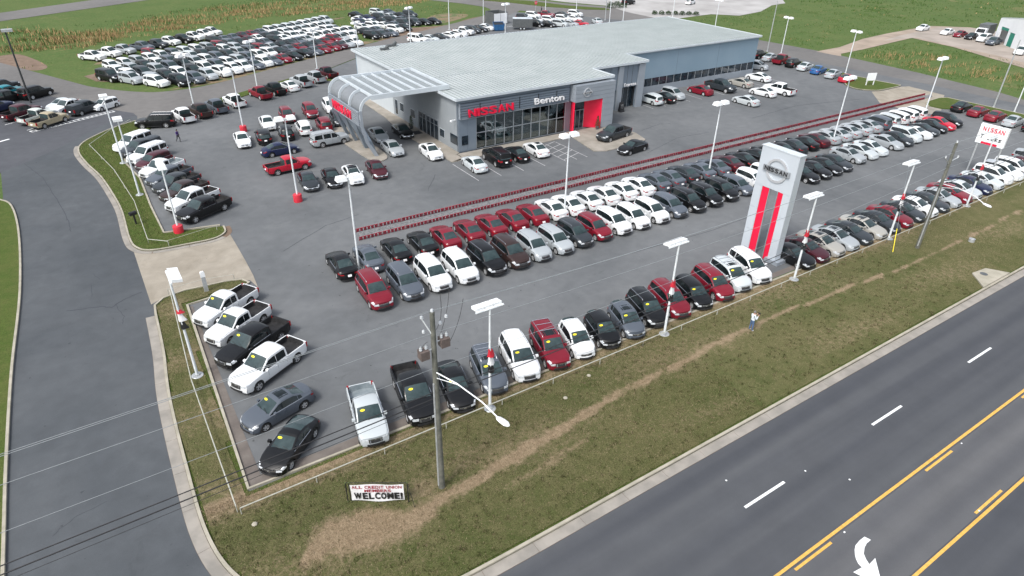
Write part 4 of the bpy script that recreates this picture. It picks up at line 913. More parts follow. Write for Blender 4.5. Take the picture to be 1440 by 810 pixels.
def row(lst, where, group, heads, jit=1.2, sticker=False, start=1):
    for i, it in enumerate(lst):
        typ, col, x, y = it[:4]; h = it[4] if len(it) > 4 else heads
        park(typ, col, x, y, h + random.uniform(-jit, jit), where % nth(i + start), group, sticker=sticker)
A_ = [('pickextsilver', 'C', 9.8, 30.5, -102), ('bigpick', 'K', 13.1, 30.7, -102), ('sedan', 'K', 15.8, 30.2, -103), ('suvsun', 'G', 18.5, 30.3, -104), ('bigsuv', 'W', 21.1, 30.4, -105), ('box', 'R', 23.6, 30.2, -105), ('juke', 'W', 25.9, 30.0, -105), ('juke', 'K', 28.3, 29.9, -105),
      ('jukesun', 'G', 30.7, 29.9, -105), ('suvrail', 'K', 33.2, 30.3, -104), ('suvrail', 'R', 35.7, 30.3, -104), ('hatch', 'K', 38.2, 30.1, -104), ('suvrail', 'R', 40.7, 30.2, -104), ('suvsun', 'C', 43.1, 30.4, -104), ('bigsuv', 'W', 45.7, 30.5, -104)]
row(A_, '%s from the left in the kerb row before the tall sign', 'vehicles in the kerb row left of the tall sign', -105, sticker=True)
xs = [51.0, 53.2, 55.5, 57.8, 60.1, 62.5, 64.9, 67.3, 69.7, 72.1, 74.5, 76.9, 79.3, 81.6, 83.9, 86.8, 89.3, 91.8, 94.4, 97.0, 99.6, 102.2]
ty = ['sedan', 'sedan', 'sedansun', 'sedansun', 'sedan', 'sedansun', 'sedan', 'sedan', 'sedan', 'sedan', 'sedan', 'sedan', 'sedan', 'sedan', 'sedan', 'sedan', 'suv', 'suv', 'suv', 'sedan', 'suv', 'sedan']
row([(t_, c_, x_, 30.1) for t_, c_, x_ in zip(ty, 'KMESDEDRDWDSRCNCWWWMSW', xs)], '%s from the tall sign along the kerb row beyond it', 'cars in the kerb row right of the tall sign', -89)
r2a = [('bigsuv', 'R', 16.0, 44.1), ('bigsuv', 'G', 18.7, 44.0), ('bigsuv', 'W', 21.3, 44.0), ('bigsuv', 'W', 23.9, 43.9), ('bigsuv', 'K', 26.6, 43.9), ('bigsuv', 'V', 29.1, 43.8), ('suvrail', 'S', 31.6, 43.7), ('suvrail', 'S', 34.1, 43.7), ('suvrail', 'D', 36.5, 43.8), ('suvrail', 'R', 39.0, 43.9), ('suvrail', 'W', 41.5, 43.9),
       ('suvrail', 'W', 44.0, 43.8), ('suvrail', 'W', 46.6, 43.8), ('suvrail', 'G', 49.2, 43.8), ('suvrail', 'K', 51.9, 43.8), ('suvrail', 'K', 54.6, 43.8), ('suvrail', 'K', 57.3, 43.9), ('hatch', 'G', 60.1, 44.0), ('suv', 'W', 63.0, 44.2), ('suv', 'W', 65.5, 44.2)]
row(r2a, '%s from the left in the middle row facing the road', 'crossovers in the middle row', -93)
r2b = [('sedan', 'K', 69.8, 42.6), ('sedan', 'K', 72.3, 42.7), ('sedan', 'K', 74.6, 42.8), ('sedan', 'D', 76.9, 42.9)]
row(r2b, '%s of the dark group right of the tall sign panel, middle row', 'dark sedans in the middle row', -93)
r2c = [('sedansun', 'S', 80.9, 43.6), ('sedan', 'C', 83.7, 43.7), ('sedan', 'C', 86.1, 43.7)]
row(r2c, '%s of the three pale ones beside the red pole base, middle row', 'pale sedans in the middle row', -92)
r2d = [('sedan', 'S', 90.2, 44.0), ('sedan', 'D', 93.0, 44.1), ('suv', 'C', 95.4, 44.2), ('coupe', 'W', 98.2, 44.2), ('coupe', 'D', 100.7, 44.5), ('sedan', 'K', 103.1, 44.7), ('sedan', 'P', 105.5, 44.8), ('suv', 'K', 107.9, 44.9)]
row(r2d, '%s from the left in the last group of the middle row', 'cars at the far end of the middle row', -92)
r3 = 'KGKK' + 'RRRRR' + 'WWWWWW' + 'GGDGGMK' + 'KKKDKM' + 'SSSSS'
x3 = [15.4, 17.9, 20.6, 23.3, 25.7, 28.3, 30.8, 33.3, 35.8, 38.2, 40.4, 42.9, 45.3, 47.9, 50.4, 52.9, 55.2, 57.6, 60.1, 62.6, 65.1, 67.6, 70.1, 72.5, 75.0, 77.5, 80.0, 82.4, 84.9, 87.4, 89.9, 92.4, 94.9]
row([('sedan', c_, x_, 49.9 if x_ < 60 else 49.7) for c_, x_ in zip(r3, x3)], '%s from the left in the row backing the red rails', 'sedans in the row beside the red rails', 86)
row([('suv', c_, x_, 49.8) for c_, x_ in zip('GCWWW', [97.5, 99.9, 102.3, 104.8, 107.3])], '%s of the five crossovers ending the row by the red rails', 'crossovers at the end of the rail row', 87)
B_ = [('pickext', 'W', 5.3, 48.0, -149), ('pickext', 'W', 5.5, 44.95, -149), ('bigpick', 'K', 5.8, 41.9, -150), ('bigpick', 'W', 6.0, 38.8, -151), ('sedansun', 'G', 5.3, 34.25, -163), ('coupe', 'K', 5.0, 30.7, -138)]
row(B_, '%s back-to-front in the short column beside the leaning lamp pole', 'vehicles in the near left column', -150, .3, True)
D_ = [('bigbox', 'W', 4.4, 93.6, -143), ('pickcap', 'D', 4.9, 91.0, -144), ('bigbox', 'W', 5.3, 88.0, -145), ('suv', 'M', 5.6, 85.2, -146), ('pickextsilver', 'W', 6.0, 82.2, -148), ('pickup', 'G', 6.3, 79.3, -149), ('pickup', 'D', 6.6, 76.6, -150), ('pickup', 'V', 6.9, 73.9, -151), ('bigpick', 'W', 7.2, 71.0, -152), ('bigpick', 'K', 7.7, 68.0, -152)]
row(D_, '%s from the top in the column by the curved grass island', 'trucks in the upper left column', -150, .3)
park('bigbox', 'K', 8.2, 101.8, 160, 'parked askew at the top of the curved grass island', None, near=True)
U_ = [('pickup', 'W', 12.0, 103.1), ('pickup', 'V', 14.5, 104.3), ('pickup', 'G', 17.0, 105.6), ('pickup', 'W', 20.0, 107.4), ('pickext', 'R', 24.6, 109.9), ('pickup', 'K', 27.3, 111.4), ('sedan', 'W', 30.0, 112.6), ('pickup', 'S', 32.6, 114.2), ('pickup', 'S', 35.6, 116.0), ('pickext', 'M', 38.4, 118.0)]
row(U_, '%s from the left in the slanted row below the field road', 'pickups along the field road', 101)
K_ = [('sedan', 'W', 16.5, 88.4, -96, 'alone beside a red pole base in the lot centre'), ('sedan', 'W', 21.3, 94.0, -96, 'second from left in the back line of the inner cluster'), ('suvrail', 'R', 24.6, 95.8, -96, 'behind a twin-head lamp in the inner cluster'), ('suv', 'R', 28.2, 96.4, -96, 'next to the white one nearest the entrance canopy'), ('suv', 'W', 31.6, 97.4, -98, 'rightmost in the back line beside the entrance canopy'),
      ('suv', 'K', 19.2, 88.2, 82, 'rear-facing beside the red pole base, inner cluster'), ('suv', 'K', 22.2, 88.4, 82, 'second rear-facing one of the inner cluster'), ('suv', 'W', 24.9, 89.2, 82, 'rear-facing in the middle of the inner cluster'), ('suv', 'R', 27.8, 89.4, 82, 'rear-facing between white and dark ones, inner cluster'), ('suv', 'D', 30.4, 90.8, -98, 'rightmost of the second line under the canopy sign'),
      ('sedan', 'N', 19.6, 82.2, 2, 'parked broadside above the bright red pickup'), ('bigbox', 'S', 26.2, 82.6, 3, 'parked broadside with its nose at the canopy island'), ('pickext', 'P', 18.7, 75.9, 4, 'standing broadside in the middle of the lot'),
      ('sedan', 'D', 19.2, 70.2, -97, 'leftmost of the four in front of the red pickup'), ('sedan', 'K', 21.8, 69.8, -98, 'second of the four in front of the red pickup'), ('sedandark', 'W', 24.2, 69.5, -98, 'third of the four in front of the red pickup'), ('sedan', 'M', 27.2, 69.7, -98, 'rightmost of the four, beside the canopy island tip'),
      ('sedan', 'S', 32.5, 81.4, -95, 'parked first under the entrance canopy'), ('sedan', 'S', 31.9, 75.6, -93, 'second of two nose to tail beside the canopy leg'), ('sedan', 'K', 36.0, 81.3, -94, 'under the canopy near the side entrance'), ('sedansun', 'W', 35.5, 71.9, -95, 'by the left corner of the showroom'),
      ('sedan', 'C', 38.0, 65.4, 85, 'leftmost in the bays before the showroom glass'), ('bigbox', 'K', 41.4, 65.7, 86, 'nosed in before the showroom glass'), ('sedan', 'K', 44.4, 65.8, 85, 'between the big black one and the white one by the glass'), ('sedansun', 'W', 47.5, 65.9, 85, 'rightmost in the bays before the showroom glass'),
      ('bigpick', 'D', 60.2, 65.4, 190, 'on the pavement before the red entrance'), ('sedan', 'K', 58.8, 60.0, 188, 'passing the rounded tip of the entrance pavement'),
      ('suv', 'C', 77.2, 76.0, 92, 'first beside the service bay door'), ('sedan', 'K', 79.9, 75.9, 92, 'second from the service bay door'), ('suv', 'S', 82.6, 76.4, -88, 'third from the service bay door'), ('sedan', 'R', 88.8, 76.1, 95, 'alone beyond three empty bays along the long wall'), ('bigpick', 'D', 93.6, 75.9, -86, 'right of the dark red sedan along the long wall'),
      ('sedan', 'E', 99.1, 76.2, 95, 'fifth along the long windowed wall'), ('sedan', 'W', 105.4, 77.4, 97, 'at the right corner of the long wall'), ('sedan', 'W', 97.4, 70.0, 97, 'beside the white pickup out in the open lot'), ('bigpick', 'W', 100.8, 69.4, 97, 'in the open lot beyond the long wall'), ('sedan', 'C', 90.4, 67.8, 93, 'parked alone in the open lot before the long wall')]
for t_, c_, x_, y_, h_, w_ in K_: park(t_, c_, x_, y_, h_, w_, None, near=math.hypot(x_, y_) < 112)
o = park('suv', 'S', 112.6, 83.6, -70, 'with its bonnet raised behind the building corner', None)
mb = MB(); mb.prism([(1.0, 1.05), (1.75, 1.95), (1.80, 1.92), (1.08, 1.02)], 'y', -.7, .7); b_ = mb.build('bonnet', M['paint'], o); b_.color = (*COL['D'], 1)
e_ = [('suv', 'K', 121.6, 90.4, 10), ('sedan', 'S', 121.9, 87.5, 10), ('pickup', 'R', 121.6, 84.6, 11), ('suv', 'K', 121.2, 81.6, 11), ('sedan', 'C', 120.9, 78.5, 11), ('sedan', 'B', 120.6, 75.4, 11), ('sedan', 'S', 120.1, 71.9, 10), ('coupe', 'P', 119.4, 68.6, 8)]
row(e_, '%s from the back in the file along the right perimeter road', 'cars along the right perimeter road', 10)
row([('sedan', 'K', 118.0, 47.6), ('sedan', 'R', 117.6, 44.9), ('sedan', 'R', 117.2, 42.2), ('sedan', 'S', 116.8, 39.5), ('sedan', 'K', 116.4, 36.7)], '%s from the back beside the grass strip at the right edge', 'cars at the right edge of the lot', 3)
bb = [('bigbox', 'W', 66.6, 138.4), ('sedan', 'C', 69.4, 138.2), ('sedan', 'D', 72.2, 138.8), ('sedan', 'W', 75.2, 139.6), ('sedan', 'W', 77.8, 140.6), ('pickup', 'W', 80.2, 142.0), ('suv', 'D', 83.0, 143.0), ('sedan', 'K', 85.4, 143.9), ('sedan', 'W', 87.8, 144.8)]
row(bb, '%s from the left in the line behind the back roof edge', 'cars behind the building by the field road', -58)
cc = [('suv', 'K', 101.8, 143.0), ('sedan', 'K', 104.3, 141.6), ('suv', 'C', 107.2, 140.3), ('sedan', 'S', 109.8, 139.4), ('sedan', 'P', 112.4, 138.6)]
row(cc, '%s of the five nearest the roof edge, behind the building', 'cars behind the building, near line', -62)
row([('suv', 'W', 104.4, 147.4), ('suv', 'W', 108.4, 146.6), ('suv', 'W', 112.4, 146.0), ('sedan', 'W', 115.6, 145.2)], '%s of the white four in the middle line behind the building', 'cars behind the building, middle line', -62)
row([('suv', 'D', 104.5, 152.6), ('suv', 'W', 108.6, 154.2), ('pickup', 'R', 112.4, 153.6), ('sedan', 'D', 116.6, 151.8), ('suv', 'W', 120.6, 151.2)], '%s from left in the last line behind the building', 'cars behind the building, back line', -62)
park('sedan', 'C', 118.5, 139.3, 70, 'standing alone behind the back roof edge', None)
# neighbour car park
for t_, c_, x_, y_, h_, w_ in [('bigbox', 'D', -9.6, 134.2, 36, 'farthest in the left car park, cut by the frame edge'), ('pickup', 'T', -9.0, 129.6, 36, 'half hidden at the left edge of the frame'), ('bigbox', 'K', -5.2, 127.2, 38, 'beyond the tall dark lamp pole'), ('pickup', 'K', -9.0, 126.2, 37, 'overlapping the long black one at the left edge'), ('bigpick', 'N', -10.6, 120.4, 38, 'left of the dark lamp pole, partly out of frame'), ('bigpick', 'M', -7.2, 115.9, 38, 'at the foot of the dark lamp pole'),
                               ('pickext', 'L', -5.4, 112.6, 40, 'behind the tan pickup'), ('pickext', 'A', -4.1, 109.9, 40, 'at the lower end of the hatched divider'), ('sedan', 'C', -2.2, 118.4, 220, 'nose-out behind the white pickup, left car park'), ('pickext', 'W', -1.4, 115.9, 220, 'between a silver sedan and a dark pickup'), ('pickcap', 'D', .6, 114.2, 40, 'beside the hatched divider, bed toward the viewer'), ('hatch', 'W', 3.2, 115.0, 215, 'small one at the upper end of the hatched divider')]:
    park(t_, c_, x_, y_, h_, w_, None, near=math.hypot(x_, y_) < 118)
park('sedan', 'W', 188.2, 91.6, 183, 'alone on the dirt track by the white garage', None)
row([('sedan', 'W', 188.0, 85.3), ('sedan', 'R', 187.6, 82.0), ('sedan', 'K', 187.0, 79.0), ('bigsuv', 'W', 186.4, 75.9), ('pickext', 'G', 183.8, 72.6)], '%s from the left before the white garage', 'cars by the white garage', 182)
park('bigsuv', 'W', 177.6, 64.0, 184, 'cut by the frame edge in front of the white garage', None)
park('bigbox', 'K', 149.8, 162.0, 10, 'dark vehicle at the top edge behind the round hedge', None); park('suv', 'W', 167.8, 153.4, 20, 'at the top edge of the gravel yard', None)
# cars stored on the field
FU = Vector((math.cos(R(25.6)), math.sin(R(25.6)))); FN = Vector((-FU.y, FU.x)); F0_ = Vector((14.9, 124.5))
tr = [(4.6, 152.3), (7.6, 154.3), (10.3, 156.0), (13.9, 157.4), (16.8, 159.0), (19.4, 160.8), (22.2, 162.2), (24.7, 163.7), (27.2, 165.8), (29.4, 168.0)]
row([('pickup', c_, *q) for c_, q in zip('WWSGDWKWWW', tr)], '%s from the left in the back line of pickups on the field', 'pickups lined up on the field', -52, 3)
r0 = [('bigbox', 'K', 5.6, 133.4), ('bigsuv', 'S', 8.5, 129.8), ('bigsuv', 'W', 11.8, 125.6)]
row(r0, '%s of the three stepped ones at the field corner', 'vehicles at the field corner', -60)
n0 = [('bigsuv', 'K', 15.2, 124.6), ('suv', 'G', 17.8, 125.2), ('suv', 'S', 20.2, 126.6), ('suv', 'W', 22.7, 127.8), ('suv', 'W', 25.0, 129.0), ('suv', 'W', 27.0, 130.0), ('sedan', 'G', 29.3, 130.9), ('suv', 'W', 31.3, 132.0), ('sedan', 'G', 33.1, 132.7), ('sedan', 'R', 35.4, 133.8), ('sedan', 'K', 37.8, 135.0), ('sedan', 'K', 40.4, 136.6), ('sedan', 'G', 42.8, 137.6), ('sedan', 'R', 45.0, 138.7), ('sedan', 'R', 47.4, 139.9), ('sedan', 'M', 49.4, 140.8), ('sedan', 'S', 51.3, 141.8), ('sedan', 'W', 53.4, 142.8)]
row(n0, '%s from the left in the field line nearest the road', 'cars in the field line nearest the road', -72, 2)
LN = {1: (4.9, -1.6, 50, 'SKWKWGWSGWWKGRDDRRSWWWS'), 2: (9.8, -2.2, 54, 'WDSGKSWGDSGRSKDGSWWWWWSWW'), 3: (14.5, -2, 56.5, 'WSKWGWCDKWSKDGKWWWWWWSCCW'), 4: (19.0, 0, 58.5, 'WWSWWGCWSRGKMWKDWWCWWCWCW'), 5: (23.9, 25.5, 62, 'KGGMRGWCCCWCCCCD')}
kinds = {1: 'bigsuv', 2: 'bigsuv', 3: 'suv', 4: 'suv', 5: 'sedan'}
for k, (nn, u0, u1, cs) in LN.items():
    n_ = int((u1 - u0) / 2.55); lst = []
    for i in range(n_):
        uu = u0 + 2.55 * i; q = F0_ + FU * uu + FN * (nn + .25 * math.sin(i * .7 + k) - (.0 if uu > 20 else .9 * (1 - uu / 20) * (k % 2)))
        ty_ = 'bigsuv' if uu < 12 and k < 4 else ('suv' if uu < 26 else ('sedan' if k in (1, 2, 4, 5) and uu < 40 or k == 3 and i % 2 else 'suv'))
        lst.append((ty_, cs[i % len(cs)], q.x, q.y))
    row(lst, '%%s from the left in the %s line back on the field' % nth(k + 1), 'cars in the %s field line' % nth(k + 1), -70, 2.5)
q5 = F0_ + FU * 10.5 + FN * 22.9; park('suv', 'R', q5.x, q5.y, -62, 'alone behind the fifth field line near its left end', None)
b2 = [[(59.4, 147.6, 'K'), (62.0, 148.3, 'D'), (64.5, 148.9, 'G')], [(60.4, 153.4, 'D'), (63.2, 153.6, 'G'), (67.4, 152.2, 'W'), (70.2, 153.7, 'K')], [(61.8, 158.6, 'W'), (64.4, 158.7, 'W'), (67.2, 158.3, 'W'), (70.0, 158.2, 'G'), (72.8, 159.0, 'D')], [(63.6, 163.8, 'N'), (66.4, 164.0, 'W'), (69.2, 164.0, 'K'), (72.0, 164.4, 'D'), (74.8, 164.4, 'G'), (77.4, 163.8, 'D')], [(65.4, 169.6, 'W'), (68.2, 170.4, 'N'), (71.2, 170.2, 'D'), (74.0, 170.0, 'C'), (77.0, 170.2, 'K'), (80.2, 171.0, 'D')], [(67.4, 176.8, 'K'), (73.6, 177.6, 'C'), (76.6, 176.4, 'G')], [(75.4, 158.9, 'D'), (78.2, 158.8, 'K'), (80.9, 158.7, 'K')]]
nm_ = ['nearest', 'second', 'third', 'fourth', 'fifth', 'hindmost', 'roadside']
for k, L_ in enumerate(b2): row([('sedan' if (i + k) % 3 else 'suv', c_, x_, y_) for i, (x_, y_, c_) in enumerate(L_)], '%%s from the left in the %s line of the right field block' % nm_[k], 'cars in the right field block', -68, 4)

# ------------------------------------------------------------------ dealership building
bd = thing('dealership_building', 'large grey showroom with pale metal roof and red portal in the middle of the lot', 'building', (39, 71, 0))
def P_(name, fn, m, parent=None, smooth=None, label=None):
    mb = MB(); fn(mb); o = mb.build(name, m, parent or bd, smooth)
    if not parent: o.location = (-39, -71, 0)
    if label: o['label'] = label
    return o
def box_(name, x0, x1, y0, y1, z0, z1, m, parent=None, label=None): return P_(name, lambda b: b.box(x0, x1, y0, y1, z0, z1), m, parent, None, label)
Z7 = 6.85
box_('floor_slab', 39.3, 63.4, 71.1, 80, .02, .13, M['inside'])
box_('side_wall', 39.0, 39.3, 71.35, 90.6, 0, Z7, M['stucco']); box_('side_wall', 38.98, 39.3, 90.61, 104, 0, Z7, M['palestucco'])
box_('back_wall', 39.0, 108, 104, 104.3, 0, Z7, M['longwall']); box_('end_wall', 107.8, 108.1, 81.0, 104, 0, Z7, M['longwall'])
box_('partition_wall', 39.35, 63.3, 80, 80.2, 0, Z7, M['insidewall'])
# front: corner pier of metal panels, each panel separate
def panels(x0, x1, y, z0, z1, nx, nz, m, gap=.02, th=.06, name='wall_panel'):
    for i in range(nx):
        for k in range(nz):
            a = x0 + (x1 - x0) * i / nx; b = x0 + (x1 - x0) * (i + 1) / nx; c = z0 + (z1 - z0) * k / nz; d = z0 + (z1 - z0) * (k + 1) / nz
            box_(name, a + gap / 2, b - gap / 2, y - th, y, c + gap / 2, d - gap / 2, m)
box_('front_wall', 39.0, 41.6, 70.98, 71.34, 0, Z7, M['louver']); box_('front_wall', 41.62, 56.6, 70.98, 71.34, 4.45, Z7, M['louver'])
box_('front_wall', 55.9, 56.9, 70.98, 71.3, 0, 4.44, M['louver'])
panels(39.0, 41.6, 70.97, 0.1, 4.4, 2, 1, M['acm']); panels(39.0, 56.4, 70.97, 6.3, Z7, 6, 1, M['acm'])
box_('corner_window', 39.45, 40.35, 70.86, 70.90, .95, 2.15, M['darkglass']); box_('corner_window', 38.93, 38.97, 71.2, 73.0, .95, 2.15, M['darkglass'])
box_('window_frame', 38.95, 39.02, 71.08, 73.1, 2.16, 2.22, M['frame'])
# sign band of horizontal louvres
box_('sign_band_backing', 39.2, 56.2, 70.78, 70.96, 4.42, 6.26, M['louver'])
for k in range(6): box_('louvre_slat', 39.2, 56.2, 70.66, 70.77, 4.46 + k * .31, 4.46 + k * .31 + .20, M['acm'])
for x in (42, 45, 48, 51, 54): box_('louvre_clip', x, x + .09, 70.62, 70.657, 4.6, 6.1, M['ink'])
box_('sign_band_edge', 39.10, 39.18, 70.6, 70.96, 4.36, 6.32, M['acmlight']); box_('sign_band_edge', 39.19, 56.2, 70.6, 70.96, 4.34, 4.40, M['acmlight'])
def letters(name, body, x, y, z, size, m, sx=1, bold=0, depth=.06, face='-y', space=1.0, parent=None, shear=0):
    wdt = 0
    t_ = text_mesh(name, body, size, m, parent or bd, depth, sx, bold, space, shear)
    rot = {'-y': (R(90), 0, 0), '-x': (R(90), 0, R(-90)), '+x': (R(90), 0, R(90))}[face]; t_.rotation_euler = rot
    off = Vector((39, 71, 0)) if (parent is None) else Vector((0, 0, 0)); t_.location = Vector((x, y, z)) - off; return t_
def word(name, body, x0, x1, y, z, size, m, bold=.02, depth=.06, face='-y', parent=None, wide=None):
    # letters cut one by one and set side by side between x0 and x1
    n = len(body); wid = {'I': .38, 'i': .35, 'l': .35, 't': .55, 'r': .6, '!': .45, ' ': .55, 'M': 1.2, 'W': 1.35, 'm': 1.3}
    tot = sum(wid.get(c, 1) for c in body); pos = x0
    for c in body:
        w_ = wid.get(c, 1) * (x1 - x0) / tot; cx = pos + w_ / 2; pos += w_
        if c == ' ': continue
        if face == '-y': o = letters(name, c, cx, y, z, size, m, 1, bold, depth, face, parent=parent)
        else: o = letters(name, c, y, cx, z, size, m, 1, bold, depth, face, parent=parent)
        xs_ = [v.co.x for v in o.data.vertices]; ww = max(xs_) - min(xs_); mid = (max(xs_) + min(xs_)) / 2; k = abs(w_) * .86 / ww
        for v in o.data.vertices: v.co.x = (v.co.x - mid) * k
word('sign_letter', 'NISSAN', 40.2, 47.1, 70.52, 4.98, 1.28, M['redsign'], .035, .10)
word('sign_letter', 'Benton', 50.3, 55.3, 70.52, 5.12, 1.15, M['paperwhite'], .018, .08)
# curtain wall: mullions, transom and separate panes
mx_ = [41.62 + (55.9 - 41.62) * k / 10 for k in range(11)]
for k in range(10):
    for z0, z1 in ((.16, 2.16), (2.26, 4.38)): box_('glass_pane', mx_[k] + .04, mx_[k + 1] - .04, 71.0, 71.02, z0, z1, M['glass'])
for x in mx_: box_('mullion', x - .04, x + .04, 70.92, 71.10, .1, 4.44, M['frame'])
for k in range(10): box_('transom', mx_[k] + .042, mx_[k + 1] - .042, 70.94, 71.08, 2.17, 2.25, M['frame']); box_('sill', mx_[k] + .042, mx_[k + 1] - .042, 70.94, 71.08, .10, .16, M['frame'])
for x in (44.6, 49.4, 54.6): P_('column', lambda b: b.tube((x, 71.7, .13), (x, 71.7, 6.8), .17, .17, 12), M['acmlight'])
for x, y in ((47.5, 74), (52.3, 73.4), (53.5, 76)): box_('desk', x, x + 1.3, y, y + .7, .13, .9, M['insidewall'])
# portal
HX0, HX1, HY = 56.6, 63.6, 69.7
for k in range(4):
    z0 = 4.32 + k * .56; box_('portal_panel', HX0, HX1 - .0, HY, 71.0 if k else 71.0, z0 + .012, z0 + .548, M['acmlight'])
for k in range(5): box_('portal_panel', 61.5, HX1, HY, 71.0, .12 + k * .84 + .012, .12 + k * .84 + .828, M['acmlight'])
box_('portal_side_wall', 63.3, 63.58, 71.02, 75.7, 0, 6.6, M['acm'])
P_('red_reveal', lambda b: b.prism([(59.5, 71.3), (61.48, 69.78), (61.48, 70.0), (59.6, 71.42)], 'z', .12, 4.31), M['redsign'])
P_('red_reveal', lambda b: b.prism([(56.62, 69.80), (57.25, 71.3), (57.15, 71.4), (56.5, 69.95)], 'z', .12, 4.31), M['redsign'])
box_('entrance_wall', 57.2, 59.55, 71.35, 71.45, 2.75, 4.3, M['darkglass'])
for a, b_ in ((57.3, 57.98), (58.06, 58.74), (58.82, 59.46)): box_('door_leaf', a, b_, 71.36, 71.38, .14, 2.6, M['darkglass'])
for x in (57.22, 57.98, 58.74, 59.46): box_('door_frame', x, x + .08, 71.28, 71.44, .12, 2.7, M['frame'])
box_('door_frame', 57.22, 59.54, 71.27, 71.43, 2.66, 2.74, M['frame'])
def emblem(parent, loc, r, face, off):
    # plain ring with a bar and the word across it, as on the sign
    n = 32; vs = []; fs = []
    for q, d in ((r, 0), (r, -.10), (r * .80, -.10), (r * .80, 0)):
        for k in range(n): a = 2 * math.pi * k / n; vs.append((q * math.cos(a), d, q * math.sin(a)))
    for i in range(4):
        for k in range(n): fs.append((i * n + k, i * n + (k + 1) % n, ((i + 1) % 4) * n + (k + 1) % n, ((i + 1) % 4) * n + k))
    mb = MB(); mb.add(vs, fs); ring_ = mb.build('emblem_ring', M['emblem'], parent, 35)
    mb = MB(); mb.box(-r * 1.24, r * 1.24, -.17, -.06, -r * .23, r * .23); bar = mb.build('emblem_bar', M['bar'] if face == '-x' else M['emblem'], parent)
    for o in (ring_, bar): o.location = Vector(loc) - Vector(off); o.rotation_euler = (0, 0, R(-90) if face == '-x' else 0)
    return bar
eb = emblem(bd, (58.6, 69.69, 5.5), .62, '-y', (39, 71, 0))
for i, c in enumerate('NISSAN'):
    t_ = text_mesh('emblem_letter', c, .26, M['ink'], eb, .008, 1.0, .008); t_.rotation_euler = (R(90), 0, 0); t_.location = (-.54 + i * .215, -.18, 0)
# service block
def sbox(*a, **k): return box_(*a, **k)
box_('service_wall', 63.6, 67.9, 75.72, 76.0, 0, 6.85, M['acm']); box_('service_wall', 69.3, 70.4, 75.72, 76.0, 0, 6.85, M['acm']); box_('service_wall', 73.4, 74.7, 75.72, 76.0, 0, 6.85, M['acm'])
box_('service_wall', 67.92, 69.28, 75.72, 76.0, 3.05, 6.85, M['acm']); box_('service_wall', 70.42, 73.38, 75.72, 76.0, 3.35, 6.85, M['acm'])
for x in (64.6, 65.6, 66.6, 67.85, 69.35, 70.35): box_('panel_joint', x, x + .03, 75.70, 75.717, .05, 6.8, M['ink'])
for x in (71.3, 72.3): box_('panel_joint', x, x + .03, 75.70, 75.717, 3.4, 6.8, M['ink'])
box_('service_pier', 69.36, 70.3, 75.45, 75.69, 0, 6.6, M['acmlight']); box_('service_pier', 73.45, 74.72, 75.45, 75.69, 0, 6.6, M['acmlight'])
box_('service_end_wall', 74.4, 74.7, 76.02, 80.9, 0, 6.85, M['acmlight'])
box_('service_door', 67.95, 69.25, 76.3, 76.36, 0, 3.04, M['darkglass']); box_('service_door', 70.45, 73.35, 76.5, 76.56, 0, 3.3, M['darkglass'])
for a in (71.4, 72.4): box_('door_rail', a, a + .05, 76.42, 76.48, 0, 3.3, M['frame'])
word('sign_letter', 'Service', 64.9, 69.0, 75.62, 3.6, .62, M['paperwhite'], .01, .04); word('sign_letter', 'Express', 70.7, 73.3, 75.62, 3.7, .62, M['paperwhite'], .01, .04)
# long workshop wall with its ribbon of windows
box_('long_wall', 74.72, 108.1, 80.92, 81.2, 2.42, 6.85, M['longwall']); box_('wall_base', 74.72, 108.1, 80.88, 81.2, 0, 1.10, M['acmlight'])
nw = 19
for k in range(nw):
    a = 74.9 + (107.9 - 74.9) * k / nw; b_ = 74.9 + (107.9 - 74.9) * (k + 1) / nw
    fr_ = box_('window', a + .02, a + .10, 80.90, 81.0, 1.11, 2.41, M['frame']); g_ = MB(); g_.box(a + .11, b_ + .01, 80.96, 80.98, 1.12, 2.40); g_.build('pane', M['darkglass'], fr_)
for x in (87.4, 97.6): box_('panel_joint', x, x + .03, 80.905, 80.917, 2.45, 6.8, M['louver'])
box_('gutter', 74.8, 108.3, 80.5, 80.62, 6.88, 7.0, M['trim'])
# side entrance and windows on the pale wall (facing left)
def sw(name, y0, y1, z0, z1, m, th=.03): return box_(name, 38.99 - th, 38.99, y0, y1, z0, z1, m)
for y0, y1, z0, z1 in ((89.1, 89.9, .4, 2.5), (87.1, 88.2, 1.3, 2.4), (83.4, 84.7, 1.3, 2.4), (74.7, 75.9, .95, 1.95)):
    sw('side_window_frame', y0 - .06, y1 + .06, z0 - .06, z1 + .06, M['trim'], .02); sw('side_window_pane', y0, y1, z0, z1, M['darkglass'], .04)
for k in range(5): sw('entrance_glass', 76.4 + k * 1.16, 77.4 + k * 1.16, .15, 2.0, M['darkglass'], .04); sw('entrance_glass', 76.4 + k * 1.16, 77.4 + k * 1.16, 2.1, 2.65, M['darkglass'], .04); sw('entrance_mullion', 76.3 + k * 1.16, 76.38 + k * 1.16, .12, 2.75, M['frame'], .09)
sw('entrance_mullion', 82.12, 82.2, .12, 2.75, M['frame'], .09); sw('entrance_head', 76.3, 82.2, 2.76, 2.84, M['frame'], .1)
